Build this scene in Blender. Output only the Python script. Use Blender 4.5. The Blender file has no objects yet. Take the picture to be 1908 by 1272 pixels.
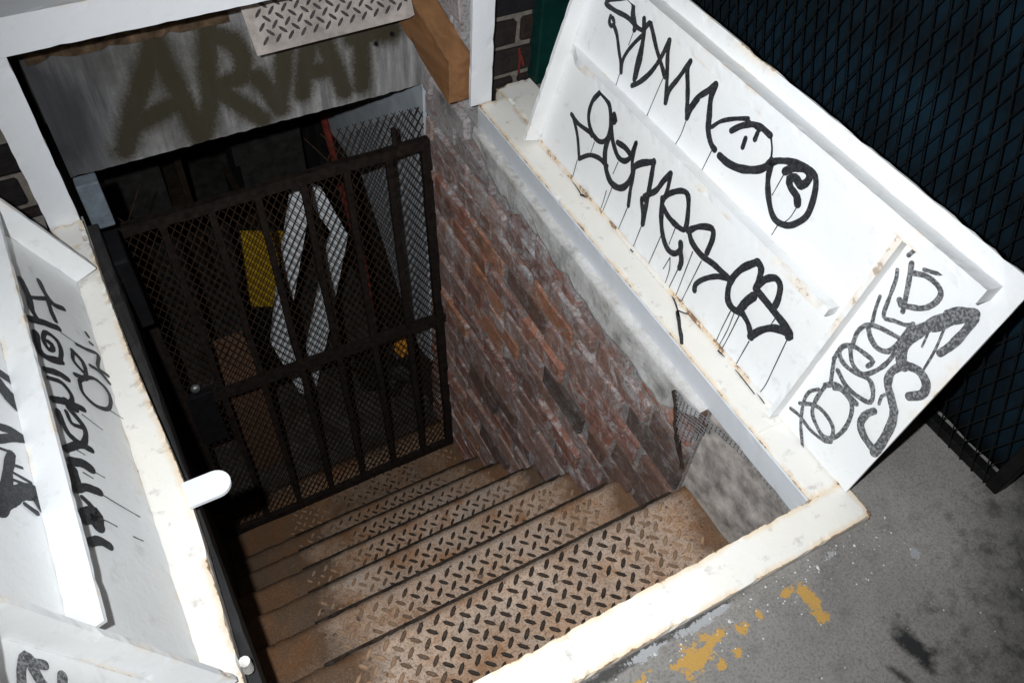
import bpy, bmesh, math, random
from mathutils import Vector, Matrix, noise

random.seed(7)
scene = bpy.context.scene
COL = scene.collection

# ------------------------------------------------------------------ camera
# x runs along the building front, +y into the building, z up; the hatch frame's top is z = 0
cam_data = bpy.data.cameras.new('camera')
cam = bpy.data.objects.new('camera', cam_data)
COL.objects.link(cam)
CAM_POS = Vector((-0.892, -1.664, 1.35))
cam_right = Vector((0.8742, -0.4824, 0.0550))
cam_up = Vector((0.3450, 0.6969, 0.6287))
cam_back = -Vector((0.3417, 0.5307, -0.7757))
cam.matrix_world = Matrix(((cam_right.x, cam_up.x, cam_back.x, CAM_POS.x),
                           (cam_right.y, cam_up.y, cam_back.y, CAM_POS.y),
                           (cam_right.z, cam_up.z, cam_back.z, CAM_POS.z), (0, 0, 0, 1)))
cam_data.sensor_width = 36.0
cam_data.lens = 30.06
cam_data.clip_start = 0.02
cam_data.clip_end = 200.0
scene.camera = cam

# ------------------------------------------------------------------ night sky
world = bpy.data.worlds.new('World')
scene.world = world
world.use_nodes = True
wn, wl = world.node_tree.nodes, world.node_tree.links
sky = wn.new('ShaderNodeTexSky')
sky.sky_type = 'NISHITA'
sky.sun_disc = False
sky.sun_elevation = math.radians(2)
sky.sun_rotation = math.radians(200)
wl.new(sky.outputs[0], wn['Background'].inputs[0])
wn['Background'].inputs[1].default_value = 0.016

# ------------------------------------------------------------------ the photographer's flash, the only lamp of this night picture
fd = bpy.data.lights.new('camera_flash', 'SPOT')
fd.energy = 166.0
fd.color = (0.935, 0.975, 1.0)
fd.shadow_soft_size = 0.012
fd.spot_size = math.radians(94)
fd.spot_blend = 1.0
flash = bpy.data.objects.new('camera_flash', fd)
COL.objects.link(flash)
flash.location = (-0.980, -1.571, 1.374)
aim = Vector((-0.18, -0.58, -0.10)) - flash.location
flash.rotation_euler = aim.to_track_quat('-Z', 'Y').to_euler()

scene.view_settings.view_transform = 'Standard'
scene.view_settings.look = 'None'
scene.view_settings.exposure = 0.0
scene.view_settings.gamma = 1.0
scene.render.engine = 'CYCLES'

# ------------------------------------------------------------------ materials
def newmat(name):
    m = bpy.data.materials.new(name)
    m.use_nodes = True
    nt = m.node_tree
    return m, nt.nodes, nt.links, nt.nodes['Principled BSDF']

def N(nodes, kind, **kw):
    n = nodes.new(kind)
    for k, v in kw.items():
        if k.startswith('i_'):
            n.inputs[int(k[2:])].default_value = v
        else:
            setattr(n, k, v)
    return n

def noise_tex(nodes, links, scale, detail=6, rough=0.6, coord='Object', stretch=None, distortion=0.0, offset=None):
    tc = nodes.new('ShaderNodeNewGeometry') if coord == 'World' else nodes.new('ShaderNodeTexCoord')
    out = tc.outputs['Position'] if coord == 'World' else tc.outputs[coord]
    if stretch or offset:
        mp = nodes.new('ShaderNodeMapping')
        if stretch:
            mp.inputs['Scale'].default_value = stretch
        if offset:
            mp.inputs['Location'].default_value = offset
        links.new(out, mp.inputs['Vector'])
        out = mp.outputs['Vector']
    n = nodes.new('ShaderNodeTexNoise')
    n.inputs['Scale'].default_value = scale
    n.inputs['Detail'].default_value = detail
    n.inputs['Roughness'].default_value = rough
    n.inputs['Distortion'].default_value = distortion
    links.new(out, n.inputs['Vector'])
    return n.outputs['Fac']

def ramp(nodes, links, src, stops, interp='LINEAR'):
    r = nodes.new('ShaderNodeValToRGB')
    r.color_ramp.interpolation = interp
    e = r.color_ramp.elements
    while len(e) < len(stops):
        e.new(0.5)
    for el, (p, c) in zip(e, stops):
        el.position = p
        el.color = (c, c, c, 1) if isinstance(c, (int, float)) else (*c, 1)
    links.new(src, r.inputs[0])
    return r.outputs[0]

def mix(nodes, links, fac, a, b, mode='MIX'):
    m = nodes.new('ShaderNodeMix')
    m.data_type = 'RGBA'
    m.blend_type = mode
    for sock, val in ((m.inputs[0], fac), (m.inputs[6], a), (m.inputs[7], b)):
        if hasattr(val, 'is_output'):
            links.new(val, sock)
        elif isinstance(val, (int, float)):
            sock.default_value = val
        else:
            sock.default_value = (*val, 1)
    return m.outputs[2]

def mathn(nodes, links, op, a, b=0.0, clamp=False):
    m = nodes.new('ShaderNodeMath')
    m.operation = op
    m.use_clamp = clamp
    for sock, val in ((m.inputs[0], a), (m.inputs[1], b)):
        if hasattr(val, 'is_output'):
            links.new(val, sock)
        else:
            sock.default_value = val
    return m.outputs[0]

def bump(nodes, links, bsdf, height, strength=0.3, dist=0.01):
    b = nodes.new('ShaderNodeBump')
    b.inputs['Strength'].default_value = strength
    b.inputs['Distance'].default_value = dist
    links.new(height, b.inputs['Height'])
    links.new(b.outputs[0], bsdf.inputs['Normal'])

def attr(nodes, name):
    a = nodes.new('ShaderNodeAttribute')
    a.attribute_name = name
    return a.outputs['Fac']

def simple(name, color, rough=0.7, var=0.35, scale=40, metal=0.0, bmp=0.2, coord='World', spec=0.15):
    m, n, l, b = newmat(name)
    f = noise_tex(n, l, scale, coord=coord)
    f2 = noise_tex(n, l, scale * 6, coord=coord)
    c = mix(n, l, ramp(n, l, f, [(0.3, 0.0), (0.7, 1.0)]), tuple(v * (1 - var) for v in color), tuple(min(1, v * (1 + var)) for v in color))
    l.new(c, b.inputs['Base Color'])
    b.inputs['Roughness'].default_value = rough
    b.inputs['Metallic'].default_value = metal
    b.inputs['Specular IOR Level'].default_value = spec
    bump(n, l, b, f2, bmp, 0.002)
    return m

def paint_white(name, base=(0.80, 0.82, 0.85), rust_amt=0.5, dirt_amt=0.5, warm=0.0, gloss=0.42, spread=0.0):
    """old gloss paint on steel: brush-thick white, grime in patches, rust breaking out here and there along the edges ('edge' attribute)"""
    m, n, l, b = newmat(name)
    f_big = noise_tex(n, l, 5, coord='World')
    f_patch = noise_tex(n, l, 8, coord='World', detail=5, offset=(4.1, 2.2, 7.3))
    f_mid = noise_tex(n, l, 26, coord='World', detail=8, rough=0.65)
    f_fine = noise_tex(n, l, 120, coord='World', detail=8, rough=0.7)
    cream = tuple(x * y for x, y in zip(base, (1.0, 0.95, 0.86)))
    c = mix(n, l, ramp(n, l, f_big, [(0.35, warm), (0.7, min(1, warm + 0.4))]), base, cream)
    c = mix(n, l, ramp(n, l, f_patch, [(0.3, 0.10), (0.6, 0.0)]), c, (0.55, 0.58, 0.64))
    dirt = ramp(n, l, f_mid, [(0.58, 0.0), (0.74, dirt_amt)])
    c = mix(n, l, dirt, c, (0.42, 0.38, 0.35))
    specks = ramp(n, l, f_fine, [(0.68, 0.0), (0.73, dirt_amt)])
    c = mix(n, l, specks, c, (0.20, 0.165, 0.14))
    e = attr(n, 'edge')
    where = ramp(n, l, f_patch, [(0.50 - spread, 0.0), (0.66 - spread, 1.0)])
    e = mathn(n, l, 'MULTIPLY', e, where)
    s = mathn(n, l, 'ADD', mathn(n, l, 'MULTIPLY', e, 0.60), mathn(n, l, 'MULTIPLY', f_mid, 0.45))
    halo = ramp(n, l, s, [(0.46, 0.0), (0.86, 0.85 * rust_amt)])
    c = mix(n, l, halo, c, (0.74, 0.52, 0.28))
    s2 = mathn(n, l, 'ADD', s, mathn(n, l, 'MULTIPLY', f_fine, 0.30))
    core = ramp(n, l, s2, [(0.95, 0.0), (1.04, rust_amt)])
    c = mix(n, l, core, c, (0.16, 0.075, 0.035))
    l.new(c, b.inputs['Base Color'])
    l.new(ramp(n, l, f_mid, [(0.3, gloss), (0.75, gloss + 0.3)]), b.inputs['Roughness'])
    b.inputs['Specular IOR Level'].default_value = 0.35
    hb = mathn(n, l, 'ADD', mathn(n, l, 'MULTIPLY', f_mid, 0.6), mathn(n, l, 'MULTIPLY', f_fine, 0.25))
    hb = mathn(n, l, 'ADD', hb, mathn(n, l, 'MULTIPLY', f_big, 3.0))
    bump(n, l, b, hb, 0.4, 0.003)
    return m

M = {}
M['frame_paint'] = paint_white('chipped_cream_paint', (0.83, 0.815, 0.79), 0.85, 0.95, 0.25, spread=0.16)
M['frame_side'] = paint_white('grey_white_paint', (0.66, 0.69, 0.74), 0.25, 0.25)
M['door_paint'] = paint_white('white_door_paint', (0.82, 0.835, 0.855), 0.5, 0.34, 0.1, spread=0.04)
M['post_paint'] = paint_white('white_post_paint', (0.80, 0.82, 0.86), 0.35, 0.12)

def marker(name, color, rough=0.35, patchy=0.0):
    m, n, l, b = newmat(name)
    f = noise_tex(n, l, 220, coord='World', detail=6)
    hi = tuple(v + patchy for v in color)
    c = mix(n, l, ramp(n, l, f, [(0.45, 0.0), (0.62, 1.0)]), color, hi)
    l.new(c, b.inputs['Base Color'])
    b.inputs['Roughness'].default_value = rough
    return m
M['ink'] = marker('black_paint_marker', (0.012, 0.013, 0.017), 0.5, 0.035)
M['ink_veiled'] = marker('veiled_grey_marker', (0.065, 0.066, 0.072), 0.6, 0.20)  # grey stands in for flash veil over black ink; patches are dry marker

def brick_mat(name, palette, smear, smear_col, soot=0.4, wash=0.0):
    m, n, l, b = newmat(name)
    oi = n.new('ShaderNodeObjectInfo')
    stops = [(i / len(palette), c) for i, c in enumerate(palette)]
    base = ramp(n, l, oi.outputs['Random'], stops, 'CONSTANT')
    f1 = noise_tex(n, l, 30, coord='World', detail=10, rough=0.75)
    f2 = noise_tex(n, l, 17, coord='World', detail=11, rough=0.80, distortion=1.2, stretch=(1.0, 0.8, 1.0))
    f3 = noise_tex(n, l, 5.0, coord='World', detail=9, rough=0.7, offset=(3, 1, 2))
    f4 = noise_tex(n, l, 110, coord='World', detail=6, rough=0.8)
    c = mix(n, l, ramp(n, l, f1, [(0.35, 0.0), (0.65, 0.8)]), base, mix(n, l, 1.0, base, (0.40, 0.36, 0.36), 'MULTIPLY'))
    s = ramp(n, l, f2, [(0.66 - smear * 0.20, 0.0), (0.76 - smear * 0.16, 0.9)])
    c = mix(n, l, s, c, smear_col)
    if wash:
        # remains of a limewash that once covered the top of the wall
        sx = n.new('ShaderNodeSeparateXYZ')
        l.new(n.new('ShaderNodeNewGeometry').outputs['Position'], sx.inputs[0])
        hz = mathn(n, l, 'ADD', sx.outputs['Z'], mathn(n, l, 'MULTIPLY', mathn(n, l, 'SUBTRACT', f2, 0.5), 1.3))
        hz = mathn(n, l, 'ADD', mathn(n, l, 'MULTIPLY', mathn(n, l, 'ADD', hz, 0.42), 2.2), mathn(n, l, 'MULTIPLY', sx.outputs['Y'], 0.25))
        c = mix(n, l, ramp(n, l, hz, [(0.12, 0.0), (0.62, wash)]), c, (0.58, 0.57, 0.58))
    c = mix(n, l, ramp(n, l, f3, [(0.56, 0.0), (0.68, soot)]), c, (0.030, 0.027, 0.028))
    c = mix(n, l, ramp(n, l, f4, [(0.40, 0.6), (0.5, 0.0)]), c, tuple(v * 0.25 for v in smear_col))
    c = mix(n, l, ramp(n, l, f4, [(0.62, 0.0), (0.72, 0.65)]), c, tuple(min(1, v * 1.5) for v in smear_col))
    l.new(c, b.inputs['Base Color'])
    b.inputs['Roughness'].default_value = 0.85
    b.inputs['Specular IOR Level'].default_value = 0.15
    bump(n, l, b, mathn(n, l, 'ADD', f1, mathn(n, l, 'MULTIPLY', f4, 0.6)), 1.0, 0.010)
    return m
M['brick_well'] = brick_mat('old_red_brick', [(0.50, 0.215, 0.150), (0.58, 0.255, 0.165), (0.44, 0.215, 0.165), (0.66, 0.30, 0.17), (0.50, 0.30, 0.245), (0.35, 0.185, 0.15), (0.60, 0.36, 0.285), (0.46, 0.265, 0.21)], 0.84, (0.70, 0.68, 0.68), 0.6, 0.7)
M['brick_sooty'] = brick_mat('soot_black_brick', [(0.24, 0.15, 0.12), (0.28, 0.16, 0.12), (0.18, 0.13, 0.11)], 0.75, (0.36, 0.35, 0.35), 0.9)
M['brick_front'] = brick_mat('dark_painted_brick', [(0.030, 0.026, 0.027), (0.040, 0.030, 0.028), (0.022, 0.022, 0.026), (0.050, 0.036, 0.030)], 0.15, (0.10, 0.09, 0.085), 0.2)
M['mortar_well'] = brick_mat('stained_lime_mortar', [(0.42, 0.36, 0.33), (0.46, 0.42, 0.40)], 0.75, (0.64, 0.63, 0.63), 0.6, 0.6)
M['mortar_front'] = simple('grey_brown_mortar', (0.17, 0.15, 0.13), 0.95, 0.3, 40, bmp=0.6)

def plaster_mat():
    m, n, l, b = newmat('stained_cement_render')
    f1 = noise_tex(n, l, 9, coord='World', detail=11, rough=0.78, distortion=0.1)
    f2 = noise_tex(n, l, 60, coord='World', detail=8, rough=0.78)
    f3 = noise_tex(n, l, 11, coord='World', detail=7, offset=(5, 2, 1))
    c = ramp(n, l, f1, [(0.3, (0.16, 0.145, 0.13)), (0.45, (0.50, 0.48, 0.46)), (0.60, (0.68, 0.67, 0.66)), (0.75, (0.36, 0.27, 0.19))])
    c = mix(n, l, ramp(n, l, f3, [(0.52, 0.0), (0.68, 0.7)]), c, (0.05, 0.05, 0.055))
    c = mix(n, l, ramp(n, l, f2, [(0.60, 0.0), (0.72, 0.6)]), c, (0.5, 0.49, 0.48))
    l.new(c, b.inputs['Base Color'])
    b.inputs['Roughness'].default_value = 0.92
    bump(n, l, b, mathn(n, l, 'ADD', f1, mathn(n, l, 'MULTIPLY', f2, 0.6)), 0.8, 0.006)
    return m
M['plaster'] = plaster_mat()

def tread_mat():
    m, n, l, b = newmat('dusty_brown_tread_plate')
    f1 = noise_tex(n, l, 4.2, coord='World', detail=8, rough=0.6, distortion=0.5)
    f2 = noise_tex(n, l, 45, coord='World', detail=8, rough=0.7)
    f3 = noise_tex(n, l, 240, coord='World', detail=4, rough=0.7)
    d = attr(n, 'dirt')  # real dirt plus the falloff shade painted on lower treads
    c = ramp(n, l, f1, [(0.30, (0.29, 0.160, 0.086)), (0.46, (0.43, 0.280, 0.188)), (0.64, (0.53, 0.39, 0.295))])
    c = mix(n, l, ramp(n, l, f2, [(0.5, 0.0), (0.72, 0.65)]), c, (0.22, 0.125, 0.07))
    f5 = noise_tex(n, l, 7, coord='World', detail=8, rough=0.7, offset=(9, 4, 2))
    c = mix(n, l, ramp(n, l, f5, [(0.46, 0.0), (0.62, 0.6)]), c, (0.40, 0.335, 0.285))
    c = mix(n, l, ramp(n, l, f5, [(0.34, 0.9), (0.48, 0.0)]), c, (0.27, 0.115, 0.042))
    rust = ramp(n, l, mathn(n, l, 'ADD', mathn(n, l, 'MULTIPLY', d, 0.75), mathn(n, l, 'MULTIPLY', f2, 0.4)), [(0.42, 0.0), (0.78, 0.9)])
    c = mix(n, l, rust, c, mix(n, l, ramp(n, l, f1, [(0.4, 0.0), (0.6, 1.0)]), (0.175, 0.078, 0.030), (0.085, 0.055, 0.034)))
    c = mix(n, l, ramp(n, l, f3, [(0.38, 0.6), (0.52, 0.0)]), c, (0.09, 0.055, 0.038))
    c = mix(n, l, ramp(n, l, f3, [(0.60, 0.0), (0.70, 0.35)]), c, (0.5, 0.42, 0.36))
    l.new(c, b.inputs['Base Color'])
    b.inputs['Roughness'].default_value = 0.8
    b.inputs['Specular IOR Level'].default_value = 0.2
    bump(n, l, b, mathn(n, l, 'ADD', f2, f3), 0.5, 0.003)
    return m
M['tread'] = tread_mat()
def lozenge_mat():
    m, n, l, b = newmat('dark_worn_tread_lugs')
    f = noise_tex(n, l, 70, coord='World', detail=6)
    f2 = noise_tex(n, l, 300, coord='World', detail=4)
    c = mix(n, l, ramp(n, l, f, [(0.35, 0.0), (0.7, 1.0)]), (0.018, 0.014, 0.012), (0.055, 0.036, 0.024))
    dust = mathn(n, l, 'ADD', attr(n, 'dirt'), mathn(n, l, 'MULTIPLY', mathn(n, l, 'SUBTRACT', f2, 0.5), 0.8))
    c = mix(n, l, ramp(n, l, dust, [(0.1, 0.0), (0.9, 0.95)]), c, (0.34, 0.215, 0.135))
    l.new(c, b.inputs['Base Color'])
    b.inputs['Roughness'].default_value = 0.5
    b.inputs['Specular IOR Level'].default_value = 0.3
    return m
M['lozenge'] = lozenge_mat()
M['nosing'] = simple('black_grime', (0.036, 0.026, 0.020), 0.9, 0.7, 60)
M['old_plate'] = simple('pale_tread_plate', (0.36, 0.315, 0.29), 0.7, 0.35, 22, bmp=0.4)
M['old_lozenge'] = simple('dark_worn_lozenge', (0.06, 0.05, 0.05), 0.6, 0.4, 60)

def wood_mat(name, c1, c2, stretch, scale=14, rough=0.75):
    m, n, l, b = newmat(name)
    f1 = noise_tex(n, l, scale, coord='World', detail=8, rough=0.6, stretch=stretch, distortion=0.4)
    f2 = noise_tex(n, l, 12, coord='World', detail=5)
    c = mix(n, l, ramp(n, l, f1, [(0.35, 0.0), (0.65, 1.0)]), c1, c2)
    c = mix(n, l, ramp(n, l, f2, [(0.58, 0.0), (0.75, 0.55)]), c, tuple(v * 0.35 for v in c1))
    l.new(c, b.inputs['Base Color'])
    b.inputs['Roughness'].default_value = rough
    bump(n, l, b, f1, 0.4, 0.003)
    return m
M['beam'] = wood_mat('orange_brown_timber', (0.19, 0.085, 0.032), (0.28, 0.135, 0.055), (1.2, 0.12, 1.2), 30)
M['plank'] = wood_mat('blackened_plank', (0.006, 0.006, 0.007), (0.032, 0.030, 0.030), (1.5, 0.10, 1.5), 40)

def ply_mat():
    m, n, l, b = newmat('weathered_plywood')
    f1 = noise_tex(n, l, 34, coord='World', detail=9, rough=0.7, stretch=(1.0, 1.0, 0.10))
    f2 = noise_tex(n, l, 4.5, coord='World', detail=7, rough=0.6)
    f3 = noise_tex(n, l, 130, coord='World', detail=6, rough=0.7)
    c = ramp(n, l, f1, [(0.3, (0.12, 0.118, 0.118)), (0.5, (0.27, 0.265, 0.265)), (0.7, (0.46, 0.45, 0.44))])
    c = mix(n, l, ramp(n, l, f2, [(0.46, 0.0), (0.66, 0.75)]), c, (0.085, 0.080, 0.068))
    c = mix(n, l, attr(n, 'stain_shade'), c, (0.030, 0.030, 0.036))  # left post's cast shadow mixed into the board colour
    sp = attr(n, 'spray')
    sp = ramp(n, l, mathn(n, l, 'ADD', sp, mathn(n, l, 'MULTIPLY', mathn(n, l, 'SUBTRACT', f3, 0.5), 0.9)), [(0.12, 0.0), (0.80, 0.96)])
    c = mix(n, l, sp, c, (0.036, 0.028, 0.012))
    l.new(c, b.inputs['Base Color'])
    b.inputs['Roughness'].default_value = 0.85
    bump(n, l, b, f1, 0.5, 0.003)
    return m
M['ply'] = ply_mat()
M['ply_edge'] = simple('plywood_edge', (0.22, 0.17, 0.11), 0.9, 0.4, 60)
M['gate_iron'] = simple('rusty_black_iron', (0.016, 0.011, 0.009), 0.75, 0.6, 50, bmp=0.6)
M['gate_mesh'] = simple('rusty_expanded_mesh', (0.038, 0.022, 0.014), 0.6, 0.6, 60)
M['fence_mesh'] = simple('black_expanded_mesh', (0.006, 0.006, 0.0058), 0.5, 0.4, 40)
M['night_sheet'] = simple('dark_blue_sheet', (0.0022, 0.0095, 0.0165), 0.9, 0.8, 7)
M['green'] = simple('dark_green_paint', (0.003, 0.026, 0.022), 0.5, 0.3, 20)
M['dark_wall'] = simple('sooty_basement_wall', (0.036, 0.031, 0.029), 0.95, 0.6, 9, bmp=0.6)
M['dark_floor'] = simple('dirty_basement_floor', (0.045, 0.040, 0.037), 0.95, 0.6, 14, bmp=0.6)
M['inner_white'] = simple('scuffed_pale_blue_paint', (0.50, 0.54, 0.58), 0.7, 0.2, 9, bmp=0.2)
M['white_slat'] = simple('white_laminate', (0.86, 0.90, 0.93), 0.6, 0.08, 12)
M['yellow'] = simple('yellow_plastic', (0.50, 0.30, 0.02), 0.5, 0.25, 18)
M['red'] = simple('red_oxide_pipe', (0.17, 0.028, 0.02), 0.6, 0.4, 30)
M['dirty_render'] = simple('dirty_brown_cement_render', (0.37, 0.335, 0.31), 0.95, 0.6, 24, bmp=1.0)
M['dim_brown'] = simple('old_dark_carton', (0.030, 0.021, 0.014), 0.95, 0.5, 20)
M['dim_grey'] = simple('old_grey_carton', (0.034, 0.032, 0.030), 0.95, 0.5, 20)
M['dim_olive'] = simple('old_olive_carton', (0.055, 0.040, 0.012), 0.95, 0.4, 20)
M['cardboard'] = simple('brown_cardboard', (0.12, 0.066, 0.042), 0.9, 0.3, 20)
M['orange'] = simple('orange_bag', (0.55, 0.24, 0.03), 0.5, 0.4, 40)
M['steel'] = simple('bright_steel', (0.45, 0.45, 0.45), 0.3, 0.2, 40, metal=0.8)
M['grey_steel'] = simple('blue_grey_painted_steel', (0.16, 0.19, 0.22), 0.6, 0.25, 40)
M['black_steel'] = simple('black_painted_steel', (0.010, 0.010, 0.011), 0.5, 0.3, 40)
M['cloth_wire'] = simple('galvanised_wire', (0.26, 0.26, 0.27), 0.55, 0.3, 60, metal=0.2)
M['yellow_line'] = simple('worn_yellow_road_paint', (0.58, 0.33, 0.06), 0.85, 0.3, 60, bmp=0.6)
M['chip'] = simple('white_paint_flake', (0.62, 0.62, 0.62), 0.8, 0.2, 60)
M['stain_shade'] = simple('black_oil_stain', (0.018, 0.018, 0.019), 0.8, 0.5, 30)
M['old_white'] = simple('worn_grey_white_smear', (0.30, 0.30, 0.31), 0.9, 0.4, 40, bmp=0.6)

OIL = [(-0.012, -1.582, 0.024, 0.056, 0.1, 0.97), (-0.066, -1.606, 0.012, 0.032, 0.4, 0.85), (0.40, -1.62, 0.55, 0.24, 0.55, 0.7), (-0.42, -1.385, 0.30, 0.010, 0.02, 0.8)]
YELLOW = [(-0.345, -1.428, 0.0368, 0.0192, 0.2), (-0.292, -1.422, 0.0240, 0.0080, 0.25), (-0.108, -1.442, 0.0144, 0.0240, 0.1), (-0.112, -1.476, 0.0104, 0.0160, 0.3), (-0.243, -1.430, 0.0128, 0.0080, 0.2),
          (-0.276, -1.457, 0.0096, 0.0064, 0.0), (-0.311, -1.461, 0.0096, 0.0072, 0.0), (-0.450, -1.422, 0.0240, 0.0080, 0.2), (-0.134, -1.414, 0.0128, 0.0072, 0.4), (-0.205, -1.424, 0.0056, 0.0080, 0.0), (-0.565, -1.430, 0.0320, 0.0096, 0.1)]
SMEAR = [(-0.272, -1.3885, 0.036, 0.006, 0.05), (-0.330, -1.389, 0.030, 0.007, 0.0), (-0.395, -1.389, 0.040, 0.007, 0.0), (-0.02, -1.398, 0.022, 0.007, 0.3), (0.118, -1.465, 0.012, 0.008, 0.9)]
def pavement_mat():
    m, n, l, b = newmat('worn_grey_pavement')
    f1 = noise_tex(n, l, 2.6, coord='World', detail=9, rough=0.6)
    f2 = noise_tex(n, l, 22, coord='World', detail=9, rough=0.7)
    f3 = noise_tex(n, l, 210, coord='World', detail=6, rough=0.8)
    c = ramp(n, l, f1, [(0.3, (0.15, 0.141, 0.134)), (0.5, (0.255, 0.238, 0.222)), (0.7, (0.33, 0.308, 0.285))])
    c = mix(n, l, ramp(n, l, f2, [(0.54, 0.0), (0.74, 0.5)]), c, (0.085, 0.08, 0.078))
    c = mix(n, l, ramp(n, l, f3, [(0.40, 0.5), (0.5, 0.0)]), c, (0.08, 0.076, 0.072))
    c = mix(n, l, ramp(n, l, f3, [(0.57, 0.0), (0.68, 0.4)]), c, (0.42, 0.40, 0.38))
    for cx, cy, rx, ry, an, k in OIL:
        geo = n.new('ShaderNodeNewGeometry')
        mp = n.new('ShaderNodeMapping')
        mp.vector_type = 'TEXTURE'
        mp.inputs['Location'].default_value = (cx, cy, 0)
        mp.inputs['Rotation'].default_value = (0, 0, an)
        mp.inputs['Scale'].default_value = (rx, ry, 1000)
        l.new(geo.outputs['Position'], mp.inputs['Vector'])
        ln = N(n, 'ShaderNodeVectorMath', operation='LENGTH')
        l.new(mp.outputs[0], ln.inputs[0])
        d = mathn(n, l, 'ADD', ln.outputs['Value'], mathn(n, l, 'MULTIPLY', mathn(n, l, 'SUBTRACT', f2, 0.5), 3.0))
        c = mix(n, l, ramp(n, l, d, [(0.35, k), (1.25, 0.0)]), c, (0.014, 0.014, 0.015))
    f5 = noise_tex(n, l, 95, coord='World', detail=8, rough=0.75)
    for rows, col, amp in ((YELLOW, (0.50, 0.29, 0.075), 4.0), (SMEAR, (0.36, 0.36, 0.37), 4.0)):
        for cx, cy, rx, ry, an in rows:
            geo = n.new('ShaderNodeNewGeometry')
            mp = n.new('ShaderNodeMapping')
            mp.vector_type = 'TEXTURE'
            mp.inputs['Location'].default_value = (cx, cy, 0)
            mp.inputs['Rotation'].default_value = (0, 0, an)
            mp.inputs['Scale'].default_value = (rx, ry, 1000)
            l.new(geo.outputs['Position'], mp.inputs['Vector'])
            ln = N(n, 'ShaderNodeVectorMath', operation='LENGTH')
            l.new(mp.outputs[0], ln.inputs[0])
            d = mathn(n, l, 'ADD', ln.outputs['Value'], mathn(n, l, 'MULTIPLY', mathn(n, l, 'SUBTRACT', f2, 0.5), amp))
            d = mathn(n, l, 'ADD', d, mathn(n, l, 'MULTIPLY', mathn(n, l, 'SUBTRACT', f5, 0.5), amp * 1.1))
            c = mix(n, l, ramp(n, l, d, [(0.84, 1.0), (0.92, 0.0)]), c, col)
    l.new(c, b.inputs['Base Color'])
    b.inputs['Roughness'].default_value = 0.9
    bump(n, l, b, mathn(n, l, 'ADD', f3, f2), 0.6, 0.004)
    return m
M['pavement'] = pavement_mat()

# ------------------------------------------------------------------ mesh helpers
def link(name, me, mat, parent=None):
    o = bpy.data.objects.new(name, me)
    COL.objects.link(o)
    if mat is not None and len(me.materials) == 0:
        me.materials.append(mat)
    if parent is not None:
        o.parent = parent
    return o

def mesh(name, verts, faces, mat, parent=None, attrs=None, smooth=False):
    me = bpy.data.meshes.new(name)
    me.from_pydata([tuple(v) for v in verts], [], faces)
    for an, vals in (attrs or {}).items():
        a = me.attributes.new(an, 'FLOAT', 'POINT')
        a.data.foreach_set('value', vals)
    bm = bmesh.new()
    bm.from_mesh(me)
    bmesh.ops.recalc_face_normals(bm, faces=bm.faces)
    bm.to_mesh(me)
    bm.free()
    if smooth:
        me.polygons.foreach_set('use_smooth', [True] * len(me.polygons))
    return link(name, me, mat, parent)

def tag(o, label, category, group=None):
    o['label'] = label
    o['category'] = category
    if group:
        o['group'] = group
    return o

def thing(name, loc, label, category, group=None):
    o = bpy.data.objects.new(name, None)
    o.empty_display_size = 0.1
    COL.objects.link(o)
    o.location = loc
    return tag(o, label, category, group)

def place(parent, child):
    """parent keeping world coordinates (our part meshes are in world coordinates)"""
    child.parent = parent
    child.matrix_parent_inverse = Matrix.Translation(parent.location).inverted() if parent.type == 'EMPTY' else Matrix.Identity(4)
    return child

BOXF = [(0, 1, 3, 2), (4, 6, 7, 5), (0, 4, 5, 1), (2, 3, 7, 6), (0, 2, 6, 4), (1, 5, 7, 3)]
def box_verts(lo, hi, f=None):
    v = [(x, y, z) for x in (lo[0], hi[0]) for y in (lo[1], hi[1]) for z in (lo[2], hi[2])]
    return [f(*p) if f else p for p in v]

def box(name, lo, hi, mat, parent=None, f=None, bevel=0.0):
    o = mesh(name, box_verts(lo, hi, f), BOXF, mat)
    if bevel:
        bm = bmesh.new()
        bm.from_mesh(o.data)
        bmesh.ops.bevel(bm, geom=list(bm.edges), offset=bevel, segments=2, profile=0.5, affect='EDGES')
        bm.to_mesh(o.data)
        bm.free()
    if parent is not None:
        place(parent, o)
    return o

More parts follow.
